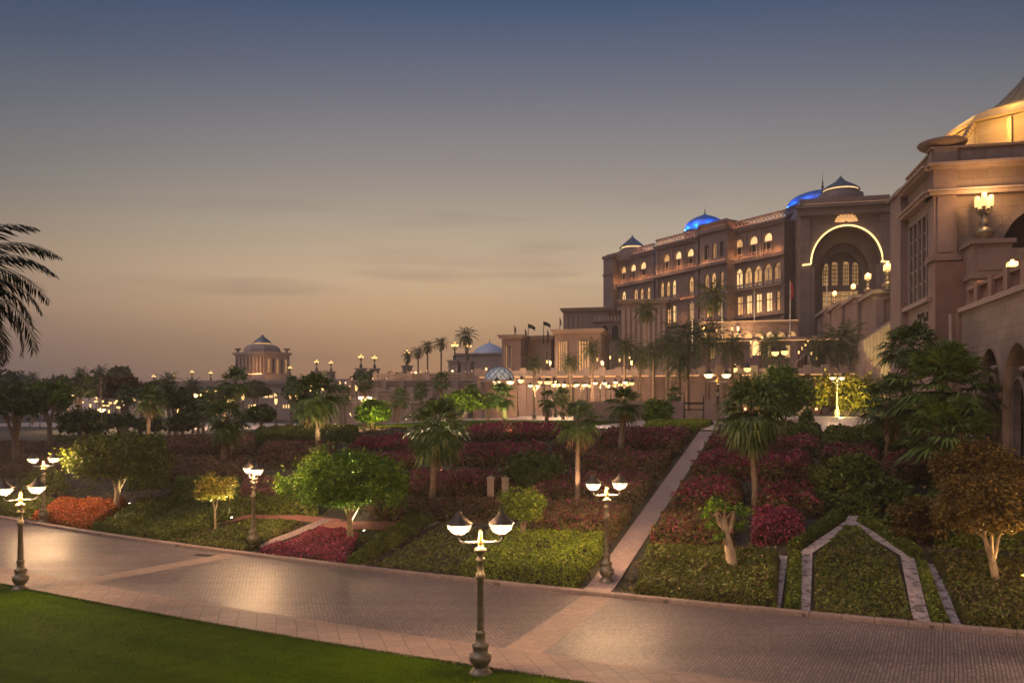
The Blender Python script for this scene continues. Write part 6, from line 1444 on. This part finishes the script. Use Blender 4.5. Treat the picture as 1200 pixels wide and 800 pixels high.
# the dark date palm at the edge of the lawn, its trunk just outside the frame
g = AT(-80, 15.0); make_date_palm('date_palm', 'dark drooping date palm reaching in over the lawn', g, ZP(332, 15.0) - g.z, 2.4, 90, n=84, lo=-82, hi=72, leaflets=58, wmul=1.15, tr=0.2, sag=1.0, leafmat='palm_silhouette')
def date_at(label, px, d, pyc, hwpx, seed, base=None, group=None, **k):
    g = AT(px, d)
    if base is not None: g.z = base
    return make_date_palm('date_palm', label, g, ZP(pyc, d) - g.z, hwpx * d / F, seed, group=group, wmul=k.pop('wmul', 1.6), leaflets=k.pop('leaflets', 15), **k)
D_ = 'date palms before the terrace wall'
for lab, px, d, yc, hw, sd_ in [
    ('date palm before the terrace wall nearest the lattice dome', 626, 108, 425, 14, 91), ('slender date palm before the wall under the slotted pavilion', 694, 108, 408, 17, 92),
    ('bushy date palm before the wall with a lamp at its foot', 732, 110, 405, 19, 93), ('broad date palm before the wall, fronds touching the tallest one', 766, 106, 412, 22, 94),
    ('largest wide crowned date palm before the terrace wall', 806, 102, 398, 36, 95), ('leaning date palm before the wall close to the broad one', 782, 108, 402, 20, 96),
    ('date palm by the brightly lit niche in the wall', 858, 106, 404, 24, 97), ('date palm with warm lit fronds above the stair lanterns', 985, 112, 398, 34, 98),
    ('second warm lit date palm next to the stone stairs', 1010, 108, 410, 24, 99), ('date palm before the wall between the bushy and broad ones', 750, 112, 416, 20, 191), ('date palm before the wall directly behind the largest crown', 830, 112, 392, 30, 192),
    ('short date palm before the wall under the largest crown', 796, 100, 424, 24, 193), ('date palm before the wall beyond the lit niche', 905, 114, 404, 26, 194), ('slim date palm before the wall close to the slotted pavilion corner', 668, 112, 424, 15, 195), ('date palm in the planting above the yellow lit shrub', 960, 116, 408, 26, 196)]:
    date_at(lab, px, d, yc, hw * 1.15, sd_, group=D_, n=46)
R_ = 'royal palms on the upper terraces'
for lab, px, d, yc, hw, sd_, base in [
    ('tall palm standing before the ribbed block, tallest by the terrace', 757, 150, 363, 15, 101, 12.0), ('palm on the terrace in front of the lit palace windows', 835, 150, 346, 20, 102, 18.0),
    ('darkest tall palm silhouetted against the dusk sky', 546, 190, 393, 13, 103, 12.0), ('tall palm silhouette next after the darkest one', 517, 200, 401, 9, 104, 12.0),
    ('tall palm silhouette with bent crown before the viaduct', 501, 205, 405, 9, 105, 12.0), ('shorter palm silhouette along the viaduct', 490, 210, 412, 8, 106, 12.0),
    ('shortest palm silhouette, under a pedestal lamp', 478, 215, 416, 8, 107, 12.0)]:
    date_at(lab, px, d, yc, hw * 1.3, sd_, base, R_, n=30, wmul=4.2, leaflets=13, lo=-45, leafmat='dark_leaf')
S_ = 'palms along the skyline'
for lab, px, d, yc, hw, sd_ in [('skyline palm with spread fronds nearest the drooping palm', 95, 160, 437, 11, 111), ('twin skyline palm, taller of the two', 118, 155, 435, 11, 112), ('small dim skyline palm behind the drooping fronds', 38, 170, 441, 9, 113),
     ('bushy palm between pedestal lamps and far pavilion', 226, 120, 452, 14, 114), ('dark palm crown beside the pale trunked palm', 198, 118, 446, 15, 115)]:
    date_at(lab, px, d, yc, hw * 1.1, sd_, None, S_, n=28, wmul=3.6, leaflets=13)

# ---------------------------------------------------------------- uplights
spotlight(G(113, 602), G(136, 598) + Vector((0, 0, 3)), 140, 'small black spotlight between the orange flowers and dark hedge')
spotlight(G(152, 594), G(136, 598) + Vector((0, 0, 3.2)), 60, 'small black spotlight behind the pale forked trunk')
spotlight(G(272, 611), G(252, 619) + Vector((0, 0, 2.2)), 140, 'small black spotlight beside the slim yellow tree', color=(1, .85, .4))
spotlight(G(427, 627), G(405, 634) + Vector((0, 0, 3.0)), 420, 'small black spotlight beside the big round ficus', 90, color=(1, .85, .4))
spotlight(G(352, 640), G(395, 634) + Vector((0, 0, 3.4)), 420, 'small black spotlight among the magenta flowers', 80, color=(1, .85, .4))
spotlight(G(596, 652), G(612, 648) + Vector((0, 0, 2.2)), 50, 'small black spotlight at the feathery young tree')
spotlight(G(382, 552), G(373, 545) + Vector((0, 0, 4.0)), 260, 'spotlight at the foot of the tall shaggy fan palm', 50, color=(1, .75, .4))
spotlight(G(722, 546), G(727, 541) + Vector((0, 0, 2.0)), 130, 'spotlight at the foot of the short fan palm', 60, color=(1, .6, .35))
spotlight(G(674, 598), G(677, 592) + Vector((0, 0, 3.0)), 70, 'spotlight at the foot of the slim fan palm', 50, color=(1, .6, .35))
spotlight(G(523, 562), G(512, 575) + Vector((0, 0, 3.5)), 160, 'spotlight glowing in the hedge by the shaggy grey palm', 70, color=(1, .75, .4))
spotlight(G(636, 510), G(640, 508) + Vector((0, 0, 3.5)), 260, 'spotlight under the palm lit bright green', 70, color=(.8, 1, .25))
spotlight(G(592, 520), G(595, 513) + Vector((0, 0, 3.5)), 240, 'greenish spotlight under the leaning palm pair', 60, color=(.9, 1, .35))
spotlight(G(449, 509), AT(436, 80) + Vector((0, 0, 3.2)), 110, 'spotlight behind the round topiary tree', 90, color=(1, .8, .25))
spotlight(G(532, 506), AT(540, 84) + Vector((0, 0, 4)), 330, 'spotlight beneath the light green spreading tree', 90, color=(1, 1, .4))
spotlight(G(1208, 690), G(1172, 688) + Vector((0, 0, 2.8)), 620, 'added unseen spotlight among the kerbside hedge lighting the russet tree', 90, color=(1, .62, .2))  # extra lamp added out of view to light the tree crown
spotlight(G(846, 682), G(856, 674) + Vector((0, 0, 1.5)), 16, 'small spotlight before the leaning pollarded tree', 70, color=(1, .75, .5))

spotlight(G(266, 556), G(261, 552) + Vector((0, 0, 4.0)), 150, 'spotlight at the foot of the palm with brown lower fronds', 60, color=(1, .7, .4))
spotlight(G(178, 549), G(172, 545) + Vector((0, 0, 4.0)), 110, 'added spotlight at the foot of the tall bare trunked palm', 60, color=(1, .7, .4))  # extra lamp added to brighten this palm
spotlight(AT(985, 92), AT(985, 100) + Vector((0, 0, 3.0)), 700, 'spotlight in front of the big yellow lit shrub', 100, color=(1, .85, .25))
# stone bollards and the bench screen
for px, py, lab in ((575, 582, 'pale stone bollard in the hedges, the one nearer the shaggy palm'), (592, 582, 'pale stone bollard in the hedges, the one nearer the dark green bush')):
    g = G(px, py); o = thing('stone_bollard', lab, 'bollard', g); 
    b = MB(); b.box((0, 0, .55), (.4, .4, 1.1)); b.build('shaft', M['trim'], o)
    b = MB(); b.box((0, 0, 1.13), (.5, .5, .08)); b.lathe([(.2, 1.17), (.12, 1.24), (.02, 1.3)], n=4); b.build('cap', M['trim'], o)
# ---------------------------------------------------------------- far lamps
def solve_d(kind, px, py, lo=96, hi=320, s=1.0):
    best = (1e9, lo)
    for d in range(lo, hi, 3):
        e = abs(ZP(py, d) - float(gz(XP(px, d), d)) - GLOW[kind] * s)
        if e < best[0]: best = (e, d)
    return best[1]
GF = 'small lamps among the forecourt trees'
for px, py in ((75, 479), (93, 471), (116, 470), (124, 475), (119, 480), (132, 472), (140, 470), (146, 472), (139, 477), (164, 470), (167, 467), (168, 479), (182, 470), (214, 479), (272, 480), (210, 468), (234, 463), (250, 459), (195, 464)):
    s = 1.0 if py > 468 else 1.45
    o = far_lamp('twin', px, py, solve_d('twin', px, py, 140, 230, s), 'small twin lamp glowing among the dark forecourt trees', GF)
    if px in (75, 119, 146, 168, 214, 272, 234): lamp_light(o, (0, -.4, 3.6), 150)
rr_ = random.Random(5)
for i in range(34):
    px = 20 + i * 12.2 + rr_.uniform(-5, 5); py = rr_.uniform(462, 483) if px < 330 else rr_.uniform(452, 474)
    far_lamp('single', px, py, solve_d('single', px, py, 135, 220, 1.1), 'small twin lamp glowing among the dark forecourt trees', GF)
GV = 'pedestal lamps along the viaduct'
for px, py in ((180, 440), (204, 440), (225, 435), (247, 436), (272, 430), (340, 430), (371, 423), (388, 424), (423, 417), (439, 418), (477, 412), (533, 403), (548, 404)):
    a = VD.a(px); d = VD.d(a); far_lamp('cluster', px, py, d + 1.5, 'crowned lamp on a stone pedestal standing along the viaduct', GV, 0, max(.9, min(1.6, (ZP(py, d) - 16.5) / 6.8)))
GT_ = 'small lamps on the stepped terraces'
for px, py, i in ((427, 442, 2), (437, 443, 2), (422, 456, 1), (487, 436, 3), (493, 435, 3), (500, 434, 3), (530, 434, 3), (522, 437, 3), (553, 434, 3), (562, 435, 3), (570, 432, 3), (405, 448, 2), (410, 452, 1), (455, 446, 2), (470, 444, 2), (480, 441, 3), (512, 452, 2), (398, 447, 2), (446, 452, 2)):
    f, aa, zt_ = tp_[i]; a = f.a(px); d = f.d(a); lit_ = px in (427, 487, 530, 570, 405, 470); s = max(.45, min(1.3, (ZP(py, d) - zt_) / 2.95)); o = far_lamp('single', px, py, d + 1.0, 'tiny lantern glowing on the stepped terraces', GT_, 0, s)
    if lit_: lamp_light(o, (0, -.5, 2.6), 70)
GW_ = 'small lamps before the terrace wall'
for px, py in ((606, 448), (638, 451), (645, 450), (651, 449), (658, 448), (671, 452), (688, 450), (716, 449), (731, 447), (738, 446), (914, 414), (868, 436), (905, 452)):
    o = far_lamp('twin', px, py + random.Random(px * 3).uniform(-3, 4), 106 + random.Random(px).uniform(0, 11), 'small twin lamp lined up before the terrace wall', GW_)
    if px in (606, 651, 716): lamp_light(o, (0, .5, 3.6), 80)
for px, py, d in ((840, 386, 137), (858, 384, 137), (700, 420, 150), (715, 418, 150), (707, 425, 148), (726, 421, 150), (738, 419, 150), (641, 423, 152), (880, 400, 136), (893, 395, 136)):
    far_lamp('single', px, py, d, 'tiny lantern glowing on the palace terraces', 'small lanterns on the palace terraces', 0, 1.0)
# the warm lit niche in the terrace wall
nb = world_thing('wall_niche', 'bright golden lamp niche in the terrace wall behind the date palms', 'niche', (XP(885, 121), 121, 8)); b = MB(); f = Fac(882, 121.3, BX); pane(b, f, arch(0, .9, ZP(416, 121), ZP(399, 121), 'point'), .0); b.build('glow_panel', M['lit_hot'], nb); b = MB(); ring(b, f, arch(0, .9, ZP(416, 121), ZP(399, 121), 'point'), .25, .003, .3); b.build('frame', M['trim'], nb)
point(nb, (XP(886, 118), 118, ZP(412, 118)), 50, (1, .6, .25), .3)
for px, d, py, pw in ((700, 146, 424, 110), (735, 146, 424, 110), (820, 147, 384, 90), (860, 147, 384, 90), (640, 152, 424, 150)):
    o = far_lamp('single', px + 5, py, d + 1.2, 'bright lantern pooling warm light on the palace terrace', 'bright lanterns on the palace terrace', 0, 1.2); point(o, (0, 0, 0), 0.0) if False else None
    l = bpy.data.lights.new('lamp_light', 'POINT'); l.energy = pw * LP; l.color = (1, .6, .28); l.shadow_soft_size = .3; lo = bpy.data.objects.new('lamp_light', l); COL.objects.link(lo); lo.parent = o; lo.location = (0, -.6, 2.8)
# ---------------------------------------------------------------- evening haze
HZD = 0.0005
if HZD > 0:
    b = MB(); b.box((0, 0, 35), (1420, 1420, 74)); hzo = b.build('haze', None if False else M['soil']); hzo['kind'] = 'stuff'
    hm = bpy.data.materials.new('haze'); hm.use_nodes = True; n = hm.node_tree.nodes; n.clear(); oo = n.new('ShaderNodeOutputMaterial'); vp = n.new('ShaderNodeVolumePrincipled')
    vp.inputs['Color'].default_value = (.92, .88, .86, 1); vp.inputs['Density'].default_value = HZD; vp.inputs['Anisotropy'].default_value = 0.2
    hm.node_tree.links.new(vp.outputs[0], oo.inputs['Volume']); hzo.data.materials.clear(); hzo.data.materials.append(hm)
